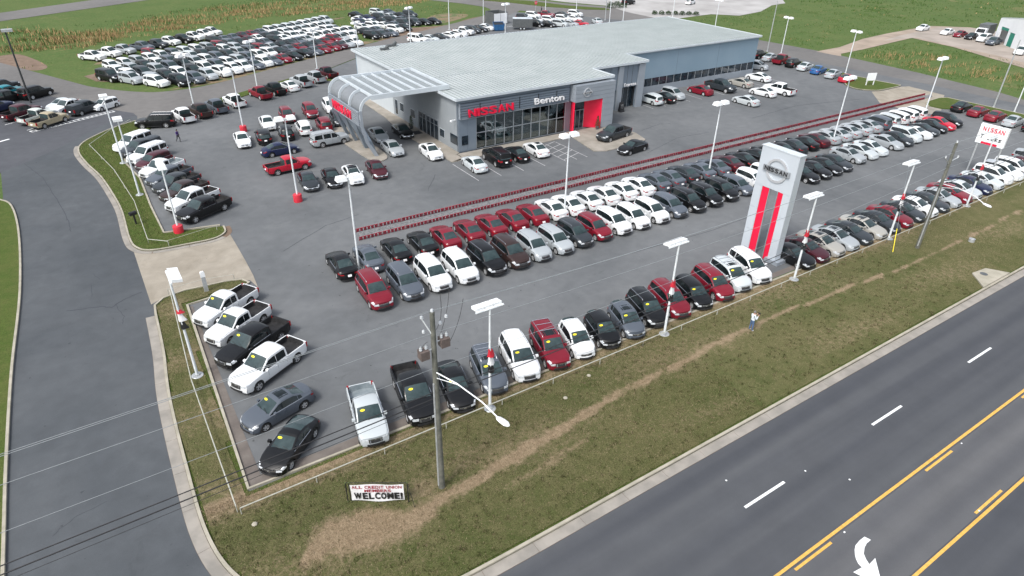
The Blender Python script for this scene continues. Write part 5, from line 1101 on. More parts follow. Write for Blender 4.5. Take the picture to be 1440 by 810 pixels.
# roof: three steps along the front, standing seams, trims
RP = [(38.5, 70.4), (63.9, 70.4), (63.9, 75.3), (75.1, 75.3), (75.1, 80.6), (108.4, 80.6), (108.4, 104.6), (38.5, 104.6)]
P_('roof', lambda b: b.prism(RP, 'z', 6.88, 7.02), M['roof'])
def seams(b):
    x = 38.9
    while x < 108.2:
        y0 = 70.45 if x < 63.8 else (75.35 if x < 75.0 else 80.65); b.box(x - .03, x + .03, y0, 104.55, 7.015, 7.085); x += .61
so_ = P_('roof_seam', seams, M['seam']); so_['kind'] = 'stuff'
def laps(b):
    x = 38.9 + .05
    while x < 108:
        b.box(x, x + .26, 81.55, 81.64, 7.018, 7.05); x += .61
o_ = P_('roof_lap', laps, M['louver']); o_['kind'] = 'stuff'
for i in range(len(RP)):
    a = Vector(RP[i]); b2_ = Vector(RP[(i + 1) % 8]); n_ = Vector(((b2_ - a).y, -(b2_ - a).x)).normalized() * .07
    P_('roof_trim', lambda b: b.prism([tuple(a - n_ * .02), tuple(b2_ - n_ * .02), tuple(b2_ + n_), tuple(a + n_)], 'z', 6.78 - .001 * i, 7.10 + .002 * i), M['trim'])
def fringe(b):
    x = 39.2
    while x < 108.2: b.box(x, x + .3, 104.68, 104.75, 6.9, 7.12); x += .61
o_ = P_('eave_closure', fringe, M['louver']); o_['kind'] = 'stuff'
for x, y in ((43.1, 101.6), (45.3, 103.6)):
    P_('roof_vent', lambda b: (b.box(x - .9, x + .5, y - .25, y + .25, 7.09, 7.35), b.tube((x, y, 7.3), (x + .5, y, 7.7), .2, .32, 8)), M['greydark'])
P_('security_camera', lambda b: (b.box(38.4, 38.98, 71.6, 71.7, 4.1, 4.2), b.tube((38.3, 71.65, 4.1), (38.5, 71.65, 3.95), .12, .1, 8)), M['whitep'])
park('coupe', 'W', 46.0, 73.5, 170, 'displayed inside the showroom behind the glass', None, near=True, z=.13)
park('suv', 'D', 50.4, 75.6, 200, 'displayed deep inside the showroom behind the glass', None, near=True, z=.13)

# ------------------------------------------------------------------ entrance canopy
cn = thing('entrance_canopy', 'arched grey steel canopy with louvred red-lettered side left of the showroom', 'canopy', (28, 75, 0))
def CP(name, fn, m, smooth=None):
    mb = MB(); fn(mb); o = mb.build(name, m, cn, smooth); o.location = (-28, -75, 0); return o
CY0, CY1 = 75.1, 85.9
CP('deck', lambda b: b.box(29.7, 39.9, CY0 + .1, CY1 - .1, 7.22, 7.30), M['stucco'])
def deckribs(b):
    x = 29.9
    while x < 39.8: b.box(x, x + .04, CY0 + .12, CY1 - .12, 7.295, 7.34); x += .3
CP('deck_rib', deckribs, M['seam'])['kind'] = 'stuff'
for k in range(6): x = 31.2 + k * 1.45; CP('rafter', lambda b: b.box(x - .08, x + .08, CY0 + .12, CY1 - .12, 7.345, 7.58), M['trim'])
CP('edge_beam', lambda b: b.box(29.5, 40.1, CY0 - .12, CY0 + .10, 7.1, 7.66), M['trim']); CP('edge_beam', lambda b: b.box(29.5, 40.1, CY1 - .10, CY1 + .12, 7.1, 7.66), M['trim'])
CP('edge_beam', lambda b: b.box(39.8, 40.08, CY0 + .11, CY1 - .11, 7.1, 7.66), M['trim']); CP('edge_beam', lambda b: b.box(29.5, 29.74, CY0 + .11, CY1 - .11, 7.35, 7.64), M['trim'])
arcp = [(29.6 - 1.75 * math.sin(a), 5.9 + 1.75 * math.cos(a)) for a in [R(q) for q in range(0, 91, 11)]] + [(27.78, 5.4), (27.8, 4.2)]
arci = [(29.6 - 1.45 * math.sin(a), 5.85 + 1.45 * math.cos(a)) for a in [R(q) for q in range(0, 91, 11)]] + [(28.12, 5.4), (28.12, 4.2)]
for y in (CY0 - .10, 78.6, 82.1, CY1 - .14): CP('arched_rib', lambda b: b.prism(arcp + arci[::-1], 'y', y, y + .13), M['trim'], 40)
def mesh_skin(b):
    n = len(arcp) - 2
    for i in range(n):
        a, c = arci[i], arci[i + 1]; b.add([(a[0], CY0 + .12, a[1] - .02), (a[0], CY1 - .14, a[1] - .02), (c[0], CY1 - .14, c[1] - .02), (c[0], CY0 + .12, c[1] - .02)], [(0, 1, 2, 3)])
CP('mesh_screen', mesh_skin, M['tarp'])
for k in range(7): CP('louvre_slat', lambda b: b.box(27.62, 27.76, CY0, CY1 - .6, 4.15 + k * .26, 4.15 + k * .26 + .17), M['acmlight'])
CP('louvre_backing', lambda b: b.box(27.78, 27.86, CY0 + .02, CY1 - .6, 4.05, 5.9), M['louver'])
mbx = 27.56
for i, c in enumerate('NISSAN'):
    wds = [1.2, .45, 1.2, 1.2, 1.3, 1.2]; y = 83.9 - sum(wds[:i]) - wds[i] / 2
    t_ = text_mesh('sign_letter', c, 1.45, M['redsign'], cn, .05, 1.0, .04); t_.rotation_euler = (R(90), 0, R(-90)); t_.location = (mbx - 28, y - 75, 4.88)
    xs_ = [v.co.x for v in t_.data.vertices]; k_ = wds[i] * .84 / (max(xs_) - min(xs_)); mid_ = (max(xs_) + min(xs_)) / 2
    for v in t_.data.vertices: v.co.x = (v.co.x - mid_) * k_
fy = [75.4, 78.5, 82.0, 85.1]
for i, y in enumerate(fy):
    # blade legs: wide under the louvres, narrow at the foot, leaning in
    w0 = 1.68; ya, yb = max(CY0, y - w0), min(CY1 - .5, y + w0)
    vs = [(27.80, ya + .03, 4.1), (27.80, yb - .03, 4.1), (28.15, yb - .03, 4.1), (28.15, ya + .03, 4.1), (28.6, y - .55, 2.2), (28.6, y + .75, 2.2), (28.95, y + .75, 2.2), (28.95, y - .55, 2.2), (29.35, y - .16, .12), (29.35, y + .22, .12), (29.75, y + .22, .12), (29.75, y - .16, .12)]
    fs = [(0, 1, 2, 3), (0, 4, 5, 1), (1, 5, 6, 2), (2, 6, 7, 3), (3, 7, 4, 0), (4, 8, 9, 5), (5, 9, 10, 6), (6, 10, 11, 7), (7, 11, 8, 4), (8, 11, 10, 9)]
    CP('leg_blade', lambda b: b.add(vs, fs), M['acm'])
CP('front_leg', lambda b: b.prism([(27.80, 6.0), (28.1, 6.0), (28.14, 4.0), (28.7, 2.0), (29.75, .12), (29.25, .12), (28.25, 2.0), (27.78, 4.0)], 'y', CY0 - .16, CY0 - .0), M['acmlight'])

# ------------------------------------------------------------------ signs
py = thing('pylon_sign', 'tall silver dealer sign with ring emblem and two red stripes by the kerb row', 'pylon sign', (49.2, 30.4, 0))
def PP(name, fn, m): mb = MB(); fn(mb); o = mb.build(name, m, py); o.location = (-49.2, -30.4, 0); return o
PX0, PX1 = 49.2, 50.0
M['pylon'] = mat('silver_white_panel', (.50, .545, .59), (.53, .575, .62), .5, .35, .1, kind='pos')
PP('sign_head', lambda b: b.box(PX0, PX1, 30.4, 34.2, 6.6, 10.1), M['pylon']); 
for z0, z1 in ((.0, 2.2), (2.22, 4.4), (4.42, 6.585)):
    PP('side_panel', lambda b: b.box(PX0, PX1, 33.36, 34.2, z0, z1), M['pylon']); PP('side_panel', lambda b: b.box(PX0, PX1, 30.4, 31.16, z0, z1), M['pylon'])
PP('red_stripe', lambda b: b.box(PX0 + .03, PX0 + .10, 32.62, 33.34, 0, 6.58), M['redsign']); PP('red_stripe', lambda b: b.box(PX0 + .03, PX0 + .10, 31.18, 31.66, 0, 6.58), M['redsign'])
PP('stripe_edge', lambda b: b.box(PX0 + .0, PX0 + .1, 32.52, 32.60, 0, 6.58), M['frame']); PP('stripe_edge', lambda b: b.box(PX0, PX0 + .1, 31.68, 31.75, 0, 6.58), M['frame'])
PP('sign_base', lambda b: b.box(PX0 - .25, PX1 + .3, 29.9, 31.3, 0, .35), M['acmlight']); PP('top_cap', lambda b: b.box(PX0 - .04, PX1 + .04, 30.36, 34.24, 10.11, 10.2), M['trim'])
eb = emblem(py, (49.19, 32.25, 8.35), 1.08, '-x', (49.2, 30.4, 0))
for i, c in enumerate('NISSAN'):
    ws_ = [.43, .2, .43, .43, .47, .43]; t_ = text_mesh('emblem_letter', c, .50, M['ink'], eb, .01, 1.0, .018); t_.rotation_euler = (R(90), 0, 0); t_.location = (-1.2 + sum(ws_[:i]) + ws_[i] / 2, -.185, 0)
    xs_ = [v.co.x for v in t_.data.vertices]; k_ = ws_[i] * .84 / (max(xs_) - min(xs_)); mid_ = (max(xs_) + min(xs_)) / 2
    for v in t_.data.vertices: v.co.x = (v.co.x - mid_) * k_
ts = thing('trucks_sign', 'white truck sign on two steel posts at the right end of the kerb row', 'sign', (89, 30, 0))
def TP(name, fn, m): mb = MB(); fn(mb); o = mb.build(name, m, ts); return o
TP('sign_box', lambda b: b.box(-.16, .16, 0, 3.1, 4.0, 6.3), M['whitep'])
for y in (.15, 2.8): TP('post', lambda b: b.tube((0, y, 0), (0, y, 3.99), .09, .09, 10), M['galv'])
TP('red_band', lambda b: b.box(-.18, -.161, .7, 2.45, 4.02, 4.28), M['redsign'])
for body, sz, z, m_, y0, y1 in (('NISSAN', .72, 5.72, M['redsign'], 2.75, .35), ('Trucks', .74, 4.82, M['ink'], 2.75, .4)):
    n_ = len(body); st = (y1 - y0) / n_
    for i, c in enumerate(body):
        t_ = text_mesh('sign_letter', c, sz, m_, ts, .01, 1.0, .012, shear=.15 if m_ is M['ink'] else 0); t_.rotation_euler = (R(90), 0, R(-90)); t_.location = (-.175, y0 + st * (i + .5), z)
        if c != 'I':
            xs_ = [v.co.x for v in t_.data.vertices]; k_ = abs(st) * .86 / (max(xs_) - min(xs_)); mid_ = (max(xs_) + min(xs_)) / 2
            for v in t_.data.vertices: v.co.x = (v.co.x - mid_) * k_
# banner in the verge
ba = Vector((6.35, 25.05, .1)); bb_ = Vector((9.15, 23.3, .1)); bdir = (bb_ - ba).normalized(); bl = (bb_ - ba).length
bn = thing('banner_sign', 'white vinyl banner reading welcome stretched between black stakes in the verge', 'banner', ba, math.atan2(bdir.y, bdir.x))
BH = 1.2
def sheetgrid(b):
    n = 24; vs = []
    for i in range(n + 1):
        for k in range(5):
            t = i / n; z = .18 + BH * k / 4 - .05 * math.sin(math.pi * t) * (1 - k / 4) * 1.6; vs.append((.22 + (bl - .45) * t, .03 * math.sin(t * 9 + k), z))
    b.add(vs, [(i * 5 + k, (i + 1) * 5 + k, (i + 1) * 5 + k + 1, i * 5 + k + 1) for i in range(n) for k in range(4)])
mb = MB(); sheetgrid(mb); mb.build('banner_sheet', M['paperwhite'], bn, 60)
for x in (0, .18, bl - .02): mb = MB(); mb.tube((x, 0, 0), (x, .0, BH + .32), .028, .028, 6); mb.build('stake', M['black'], bn)
for x, z in ((0, BH + .33), (.18, BH + .33), (bl - .02, BH + .33), (0, .1), (.18, .1)): mb = MB(); mb.lathe([(.035, -.03), (.05, 0), (.035, .03)], 8, c=(x, 0, z)); mb.build('rope_knot', M['weed'], bn)
mb = MB(); mb.tube((0, .02, BH + .30), (bl, .02, BH + .27), .018, .018, 5); mb.tube((bl, 0, BH + .2), (bl + .35, -.35, 0), .015, .015, 5); mb.build('top_rope', M['black'], bn)
def bword(body, x0, x1, z, size, m, bold):
    wid = {'I': .4, '!': .5, ' ': .55, 'M': 1.2, 'W': 1.4}; tot = sum(wid.get(c, 1) for c in body); pos = x0
    for c in body:
        w_ = wid.get(c, 1) * (x1 - x0) / tot; cx = pos + w_ / 2; pos += w_
        if c == ' ': continue
        t_ = text_mesh('banner_letter', c, size, m, bn, .002, 1, bold); t_.rotation_euler = (R(90), 0, 0); t_.location = (cx, -.045, z)
        xs_ = [v.co.x for v in t_.data.vertices]; k_ = w_ * .86 / (max(xs_) - min(xs_)); mid_ = (max(xs_) + min(xs_)) / 2
        if c != 'I':
            for v in t_.data.vertices: v.co.x = (v.co.x - mid_) * k_
bword('ALL CREDIT UNION', .30, bl - .32, 1.20, .30, M['darkred'], .006); bword('MEMBERS', .95, bl - .9, .93, .28, M['darkred'], .006); bword('WELCOME!', .36, bl - .28, .52, .64, M['ink'], .03)
# blank white board on the right island
t = thing('white_board', 'blank white notice board on two legs on the right grass island', 'sign', (120.2, 64.6, .12), R(-20))
mb = MB(); mb.box(-.9, .9, -.05, .05, .8, 2.1); mb.build('board', M['whitep'], t)
for x in (-.75, .75): mb = MB(); mb.box(x - .06, x + .06, -.06, .06, 0, .79); mb.build('leg', M['whitep'], t)
t = thing('sandwich_board', 'black pavement board with a white notice beside the service bay pier', 'sign', (69.8, 74.7, 0), 0)
mb = MB(); mb.prism([(-.05, 1.5), (.05, 1.5), (.35, 0), (-.35, 0)], 'x', -.4, .4); mb.build('board', M['ink'], t)
mb = MB(); mb.add([(-.25, -.24, .55), (.25, -.24, .55), (.25, -.12, 1.15), (-.25, -.12, 1.15)], [(0, 1, 2, 3)]); mb.build('notice', M['paperwhite'], t)
t = thing('stop_sign', 'small red octagonal stop sign at the road behind the building', 'sign', (114.9, 162.0, 0), 0)
mb = MB(); mb.tube((0, 0, 0), (0, 0, 2.6), .05, .05, 6); mb.build('post', M['galv'], t)
mb = MB(); mb.prism([(.5 * math.cos(R(22.5 + 45 * k)), 2.5 + .5 * math.sin(R(22.5 + 45 * k))) for k in range(8)], 'y', -.10, -.06); mb.build('sign_plate', M['redsign'], t)
t_ = text_mesh('sign_text', 'STOP', .34, M['paperwhite'], t, .004, 1, .008); t_.rotation_euler = (R(90), 0, 0); t_.location = (0, -.115, 2.5)

# ------------------------------------------------------------------ lamp poles
def pole_base(t, h, r0=.10, r1=.065, m='pole', z0=.0):
    mb = MB(); mb.tube((0, 0, z0), (0, 0, h), r0, r1, 12); mb.build('pole', M[m], t, 40)
def head_triple(t, h, along, m='whitep'):
    ax = Vector(along); side = Vector((-ax.y, ax.x, 0)); 
    mb = MB(); a = ax * -.95; b = ax * .95; mb.tube(a + Vector((0, 0, h)), b + Vector((0, 0, h)), .07, .07, 6); mb.build('head_bar', M['pole'], t)
    for k in (-1, 0, 1):
        c = ax * k * .60 + side * .36 + Vector((0, 0, h + .12)); mb = MB(); hx = ax * .275; hy = side * .30
        tp = [c - hx - hy + Vector((0, 0, .10)), c + hx - hy + Vector((0, 0, .10)), c + hx + hy + Vector((0, 0, .0)), c - hx + hy + Vector((0, 0, .0))]
        bt = [q - Vector((0, 0, .20)) for q in tp]; mb.add(bt + tp, [(0, 3, 2, 1), (4, 5, 6, 7), (0, 1, 5, 4), (1, 2, 6, 5), (2, 3, 7, 6), (3, 0, 4, 7)]); mb.build('lamp_head', M['whitep'], t)
def head_twin(t, h, along, s=.5):
    ax = Vector(along); 
    for k in (-1, 1):
        c = ax * k * .60 + Vector((0, 0, h)); mb = MB(); side = Vector((-ax.y, ax.x, 0)); w_ = .37; vs = []
        for (f, g, z) in ((-1, -1, -.14), (1, -1, -.14), (1, 1, -.14), (-1, 1, -.14), (-.8, -.8, .14), (.8, -.8, .14), (.8, .8, .14), (-.8, .8, .14)): vs.append(c + ax * f * .43 + side * g * w_ + Vector((0, 0, z * 1.25)))
        mb.add(vs, [(0, 3, 2, 1), (4, 5, 6, 7), (0, 1, 5, 4), (1, 2, 6, 5), (2, 3, 7, 6), (3, 0, 4, 7)]); mb.build('lamp_head', M['whitep'], t)
    mb = MB(); mb.tube(ax * -.3 + Vector((0, 0, h - .05)), ax * .3 + Vector((0, 0, h - .05)), .05, .05, 6); mb.build('head_arm', M['pole'], t)
def flange(t, z=.0):
    mb = MB(); mb.lathe([(.38, z), (.40, z + .03), (.36, z + .06), (.20, z + .07), (.18, z + .16), (.11, z + .18)], 16); mb.build('base_plate', M['galv'], t, 30)
def drum(t):
    mb = MB(); mb.lathe([(.46, 0), (.46, .78), (.44, .82), (.12, .84)], 20); mb.build('base_drum', M['redp'], t, 30)
def pennant(t, z0, seed):
    rn = random.Random(seed); zz = z0
    hr = .25 if seed == 9 else .62
    for nm_2, m_, hgt in (('black_cloth', 'ink', .62), ('white_cloth', 'paperwhite', .60), ('red_cloth', 'redp', hr)):
        mb = MB(); n = 9; vs = []
        for lv in range(4):
            f = lv / 3
            for k in range(n):
                a = 2 * math.pi * k / n; r_ = (.10 + .14 * (1 - f if m_ != 'redsign' else .9 - f * .75) + .05 * math.sin(3 * a + seed + lv)); vs.append((r_ * math.cos(a) + .10 * (1 - f), r_ * math.sin(a) * .7, zz + hgt * f))
        mb.add(vs, [(l_ * n + k, l_ * n + (k + 1) % n, (l_ + 1) * n + (k + 1) % n, (l_ + 1) * n + k) for l_ in range(3) for k in range(n)]); mb.build(nm_2, M[m_], t, 50); zz += hgt - .01
fr_lab = ['between the grey and the large white crossover, nearest the banner', 'in front of the dark red crossover near the man in pale shirt', 'just right of the tall silver sign', 'second right of the tall silver sign, beside a yellow guy guard', 'third right of the tall silver sign, left of the truck sign', 'behind the right edge of the truck sign']
for i, (x, y, h) in enumerate(((16.85, 27.4, 7.75), (32.5, 27.5, 7.7), (48.2, 27.5, 7.8), (63.15, 27.6, 7.75), (78.4, 27.6, 7.7), (93.6, 27.6, 7.7))):
    t = thing('light_pole', 'white lamp pole with three flat heads and cloth wrap, ' + ['by the banner', 'near the man in pale shirt', 'just right of the tall sign', 'second right of the tall sign', 'left of the truck sign', 'behind the truck sign'][i], 'lamp pole', (x, y, .08), 0, 'triple-head lamp poles on the kerb verge')
    pole_base(t, h - .08); head_triple(t, h - .05, (1, 0, 0)); flange(t); pennant(t, 3.0, i)
t = thing('light_pole', 'white lamp pole with three flat heads and cloth wrap beside the near left column', 'lamp pole', (1.72, 40.9, .08), 0, 'triple-head lamp poles on the kerb verge'); pole_base(t, 7.8); head_triple(t, 7.75, (0, -1, 0)); flange(t); pennant(t, 3.9, 9)
twin = [(16.8, 66.5, 9.0, (1, .0, 0), 'drum', 'on a red drum beside the dark grey sedan'), (17.9, 93.6, 8.4, (1, 0, 0), 'drum', 'on a red drum beside the lone white sedan'), (4.7, 64.9, 6.9, (0, 1, 0), 'drum', 'on a red drum at the tip of the left island'),
        (38.9, 48.5, 8.7, (1, 0, 0), 'low', 'rising between the white sedans, before the showroom'), (60.3, 48.4, 8.9, (1, 0, 0), 'low', 'between the rows, below the long wall'), (16.7, 49.2, 8.6, (1, 0, 0), 'none', 'at the left end of the middle rows'), (84.6, 48.2, 8.9, (1, 0, 0), 'low', 'on a red base before the three pale sedans'), (108.8, 48.7, 8.8, (1, 0, 0), 'low', 'at the far end of the middle rows'),
        (124.9, 72.4, 7.7, (0, 1, 0), 'none', 'behind the bright red coupe on the perimeter road'), (129.6, 90.7, 7.3, (0, 1, 0), 'none', 'at the far end of the right perimeter file'), (14.7, 110.9, 7.3, (1, .5, 0), 'none', 'behind the white pickups by the field road'), (25.8, 116.5, 7.4, (1, .5, 0), 'none', 'between dark red and dark pickups by the field road'), (38.9, 124.6, 7.0, (1, .5, 0), 'none', 'behind the maroon pickup by the field road'),
        (48.5, 127.9, 7.0, (1, .5, 0), 'none', 'left of the back roof corner'), (65.0, 139.0, 7.2, (1, .5, 0), 'none', 'at the left end of the cars behind the roof'), (80.2, 149.1, 8.2, (1, .5, 0), 'none', 'beside the field road near the dumpster pen'), (91.4, 151.6, 8.2, (1, .5, 0), 'none', 'beside the dumpster pen'), (82.0, 126.8, 8.4, (1, .3, 0), 'none', 'rising over the back roof edge by the blue dumpster'),
        (117.6, 161.0, 8, (1, 0, 0), 'none', 'left one by the road behind the white cars'), (125.4, 156.8, 8, (1, 0, 0), 'none', 'right one by the road behind the white cars'), (122.5, 139.0, 8.4, (1, 0, 0), 'none', 'left of the pair over the far roof edge'), (127.6, 139.4, 8.4, (1, 0, 0), 'none', 'right of the pair over the far roof edge'), (143.0, 136.4, 8.4, (1, 0, 0), 'none', 'at the long hedge behind the roof corner'), (132.8, 112.5, 8.0, (0, 1, 0), 'none', 'over the right roof edge on the green'),
        (124.6, 42.6, 8.0, (0, 1, 0), 'none', 'at the right frame edge by the grass strip')]
twin_heads_single = {10, 11, 12, 13, 14}
for i, (x, y, h, al, bs, lb) in enumerate(twin):
    al = Vector(al).normalized(); t = thing('light_pole', 'white twin-head lamp pole ' + lb, 'lamp pole', (x, y, 0), 0, 'twin-head lamp poles in the lot'); pole_base(t, h, z0=.0 if bs != 'drum' else .0); head_twin(t, h, al)
    if bs == 'drum': drum(t)
    elif bs == 'low': mb = MB(); mb.lathe([(.42, 0), (.42, .34), (.40, .38), (.12, .39)], 16); mb.build('base_drum', M['redp'], t, 30)
    else: flange(t)
for x, y, h, lb in ((2.5, 88.2, 8.0, 'upper of two on the curved island'), (2.8, 76.7, 8.3, 'lower of two on the curved island')):
    t = thing('light_pole', 'white lamp pole with a square head, ' + lb, 'lamp pole', (x, y, .1), 0, 'square-head lamp poles on the curved island'); pole_base(t, h); flange(t)
    for k in (0, 1): mb = MB(); mb.box(-.42, .42, -.55 + k * .6, -.02 + k * .6, h - .16, h + .1); mb.build('lamp_head', M['whitep'], t)
t = thing('dark_light_pole', 'tall dark bronze lamp pole in the left neighbouring car park', 'lamp pole', (-6.1, 123.8, 0)); pole_base(t, 10.4, .15, .10, 'darkpole'); mb = MB(); mb.box(-.45, .9, -.4, .4, 10.3, 10.65); mb.build('lamp_head', M['galv'], t); mb = MB(); mb.box(-1.1, -.45, -.05, .05, 10.4, 10.5); mb.build('arm', M['darkpole'], t)
for x, y, h, lb in ((124.4, 45.6, 10.6, 'slim grey pole beside the maroon and red sedans at right'), (128.7, 93.6, 11.0, 'slim grey pole behind the building right corner'), (124.0, 142.5, 12, 'slim grey pole above the far roof edge')):
    t = thing('steel_pole', lb, 'pole', (x, y, 0)); pole_base(t, h, .12, .07, 'galv'); mb = MB(); mb.lathe([(.2, 0), (.2, .25), (.12, .3)], 10); mb.build('base', M['galv'], t)

# ------------------------------------------------------------------ utility poles and lines
def utility(x, y, h, lb, kit):
    t = thing('utility_pole', lb, 'utility pole', (x, y, .1)); mb = MB(); mb.tube((0, 0, 0), (0, 0, h), .19, .12, 12); mb.build('pole', M['wood'], t, 50)
    mb = MB(); mb.tube((-.20, -.05, .3), (-.15, -.05, h - 4.2), .05, .05, 6); mb.build('conduit', M['galv'], t)
    if kit:
        for sx, z in ((-1, h - 2.1), (1, h - 1.75)):
            mb = MB(); mb.box(sx * .56 - .23, sx * .56 + .23, -.22, .22, z - .38, z + .10); o = mb.build('switch_box', M['brownbox'] , t)
            for q in (-.14, .14): m2 = MB(); m2.lathe([(.05, 0), (.085, .05), (.05, .1), (.085, .15), (.05, .2), (.03, .26)], 8, c=(sx * .56 + q, 0, z + .10)); m2.build('insulator', M['galv'], o)
            mb = MB(); mb.tube((sx * .1, 0, z), (sx * .36, 0, z), .035, .035, 5); mb.build('bracket', M['galv'], t)
        mb = MB(); mb.tube((0, 0, h - 1.4), (-.55, 0, h - .2), .035, .035, 6); mb.build('side_arm', M['whitep'], t)
        for q in ((-.55, 0, h - .2), (0, 0, h), (-.45, .1, h - 1.1), (.75, .05, h - .6), (.45, .1, h - .9)): mb = MB(); mb.lathe([(.05, 0), (.09, .04), (.05, .08), (.09, .12), (.04, .18)], 8, c=q); mb.build('insulator', M['galv'], t)
        for a, b_, c_ in (((.0, 0, h - 1.2), (.75, .2, h - 1.0), (.7, .5, h + .6)), ((.3, 0, h - 1.6), (1.0, .2, h - .4), (1.2, .5, h + .7)), ((.9, 0, h - 2.0), (1.6, .2, h - 1.2), (1.9, .4, h - .1)), ((-.3, 0, h - 1.6), (-.8, 0, h - 1.7), (-.55, 0, h - 2.2))):
            pts = [tuple((1 - s_) ** 2 * a[k] + 2 * s_ * (1 - s_) * b_[k] + s_ * s_ * c_[k] for k in range(3)) for s_ in [q / 6 for q in range(7)]]; mb = MB(); mb.path(pts, .014, 4); mb.build('jumper_wire', M['wire'], t)
    else:
        for a, b_ in (((-.1, 0, h - 1.9), (-1.1, 0, h - 1.2)), ((.1, 0, h - 1.7), (1.3, 0, h - 1.6))): mb = MB(); mb.tube(a, b_, .05, .05, 6); mb.build('side_arm', M['galv'], t)
        for q in ((-1.1, 0, h - 1.2), (1.3, 0, h - 1.6), (0, 0, h)): mb = MB(); mb.lathe([(.05, 0), (.09, .05), (.05, .1), (.09, .15), (.04, .2)], 8, c=q); mb.build('insulator', M['galv'], t)
    return t
M['brownbox'] = mat('brown_steel', (.10, .078, .070), (.135, .105, .095), 5, .7)
u1 = utility(11.15, 23.3, 11.7, 'weathered wooden utility pole with switch boxes beside the welcome banner', True)
u2 = utility(63.6, 25.0, 10.4, 'weathered wooden utility pole right of the tall sign on the verge', False)
def lamp_arm(u, z, end):
    mb = MB(); e = Vector(end); a = Vector((0, -.15, z)); pts = [a, a.lerp(e, .35) + Vector((0, 0, .25)), a.lerp(e, .75) + Vector((0, 0, .25)), e]; mb.path(pts, .034, 6); mb.path([a - Vector((0, 0, .35)), a.lerp(e, .35) + Vector((0, 0, .2))], .022, 5); mb.build('lamp_arm', M['whitep'], u)
    d = (e - a).normalized(); mb = MB(); vs = []; n = 10
    for f, r_ in ((-.12, .07), (.0, .13), (.25, .16), (.5, .16), (.66, .08), (.7, .02)):
        for k in range(n): q = 2 * math.pi * k / n; s_ = Vector((-d.y, d.x, 0)).normalized(); vs.append(e + d * f + s_ * r_ * math.cos(q) + Vector((0, 0, r_ * .6 * math.sin(q))))
    mb.add(vs, [(l_ * n + k, l_ * n + (k + 1) % n, (l_ + 1) * n + (k + 1) % n, (l_ + 1) * n + k) for l_ in range(5) for k in range(n)] + [tuple(range(n))[::-1]]); mb.build('lamp_head', M['whitep'], u, 50)
lamp_arm(u1, 8.2, (.75, -4.7, 8.35)); lamp_arm(u2, 6.6, (-1.3, -4.3, 6.5))
def wire(name, lb, a, b, sag, r_, m, grp):
    pts = []
    for k in range(25): t_ = k / 24; pts.append((a[0] + (b[0] - a[0]) * t_, a[1] + (b[1] - a[1]) * t_, a[2] + (b[2] - a[2]) * t_ - sag * 4 * t_ * (1 - t_)))
    mb = MB(); mb.path(pts, r_, 5); tag(mb.build(name, M[m]), lb, 'cable', grp)
LX, RX = -40, 118
for nm2, z1, zL, z2, r_, m_, dy in (('top power line', 11.85, 11.2, 10.6, .013, 'wirelight', 0), ('second power line', 11.65, 11.1, 10.3, .013, 'wirelight', .35), ('third power line', 10.6, 10.1, 9.6, .012, 'wirelight', 0), ('neutral power line', 8.5, 8.0, 8.2, .011, 'wirelight', 0), ('upper telephone cable', 7.0, 6.4, 6.9, .026, 'wire', 0), ('lower telephone cable', 6.6, 5.9, 6.5, .03, 'wire', 0)):
    a = (11.15, 23.3 + dy, z1)
    wire('overhead_cable', nm2 + ' running left from the pole by the banner', a, (LX, 23.6 + dy, zL), .12, r_, m_, 'overhead lines')
    wire('overhead_cable', nm2 + ' spanning between the two wooden poles', a, (63.6, 25.0 + dy, z2), .55, r_, m_, 'overhead lines')
    wire('overhead_cable', nm2 + ' running right from the second wooden pole', (63.6, 25.0 + dy, z2), (RX, 26.6 + dy, z2), .5, r_, m_, 'overhead lines')
wire('overhead_cable', 'thin lowest telephone cable crossing the side road', (11.15, 23.3, 6.35), (LX, 23.7, 5.4), .2, .012, 'wire', 'overhead lines')
t = thing('guy_wire', 'guy wire with a yellow guard anchored in the verge near the second wooden pole', 'guy wire', (60.6, 25.7, .1))
mb = MB(); mb.tube((0, 0, 0), (4.4, 3.3, 7.6), .015, .015, 4); mb.build('cable', M['wirelight'], t); mb = MB(); mb.tube((.02, .02, .05), (1.1, .83, 1.9), .035, .035, 6); mb.build('guard', M['sticker'], t)
# low pipe and cable fences
def pipe_fence(lb, pts, h=.48, step=3.9, r_=.035, m='galv'):
    t = thing('pipe_fence', lb, 'fence', (pts[0][0], pts[0][1], .08)); o = Vector((pts[0][0], pts[0][1]))
    for a, b in zip(pts, pts[1:]):
        A_2 = Vector(a) - o; B_2 = Vector(b) - o; mb = MB(); mb.tube((*A_2, h), (*B_2, h), r_, r_, 6); mb.build('rail', M['pipe'], t)
        n = max(1, int((B_2 - A_2).length / step))
        for k in range(n + 1):
            q = A_2.lerp(B_2, k / n); mb = MB(); mb.tube((*q, 0), (*q, h - .01), .03, .03, 6); mb.build('post', M['pipe'], t)
M['pipe'] = mat('pale_pipe', (.36, .36, .31), (.46, .46, .40), 2, .5)
pipe_fence('low pale pipe fence along the front verge beside the kerb row', [(1.3, 27.35), (30, 27.2), (62, 27.2), (118, 27.2)])
pipe_fence('low pale pipe fence along the left verge beside the near left column', [(2.05, 53.0), (1.25, 40), (1.15, 27.6)])
pipe_fence('low pale pipe fence on the curved grass island', [(3.4, 62.4), (1.9, 63.8), (2.05, 74), (1.3, 85), (-.35, 96.2), (2.6, 101.6), (5.4, 105.2)])
pipe_fence('short chain fence along the near side of the concrete apron', [(1.9, 53.2), (4.6, 53.35), (7.0, 52.9)], .5, 2.6, .016)
pipe_fence('short cable fence across the rounded tip of the curved island', [(3.4, 62.5), (7.9, 63.5)], .5, 4.0, .014)
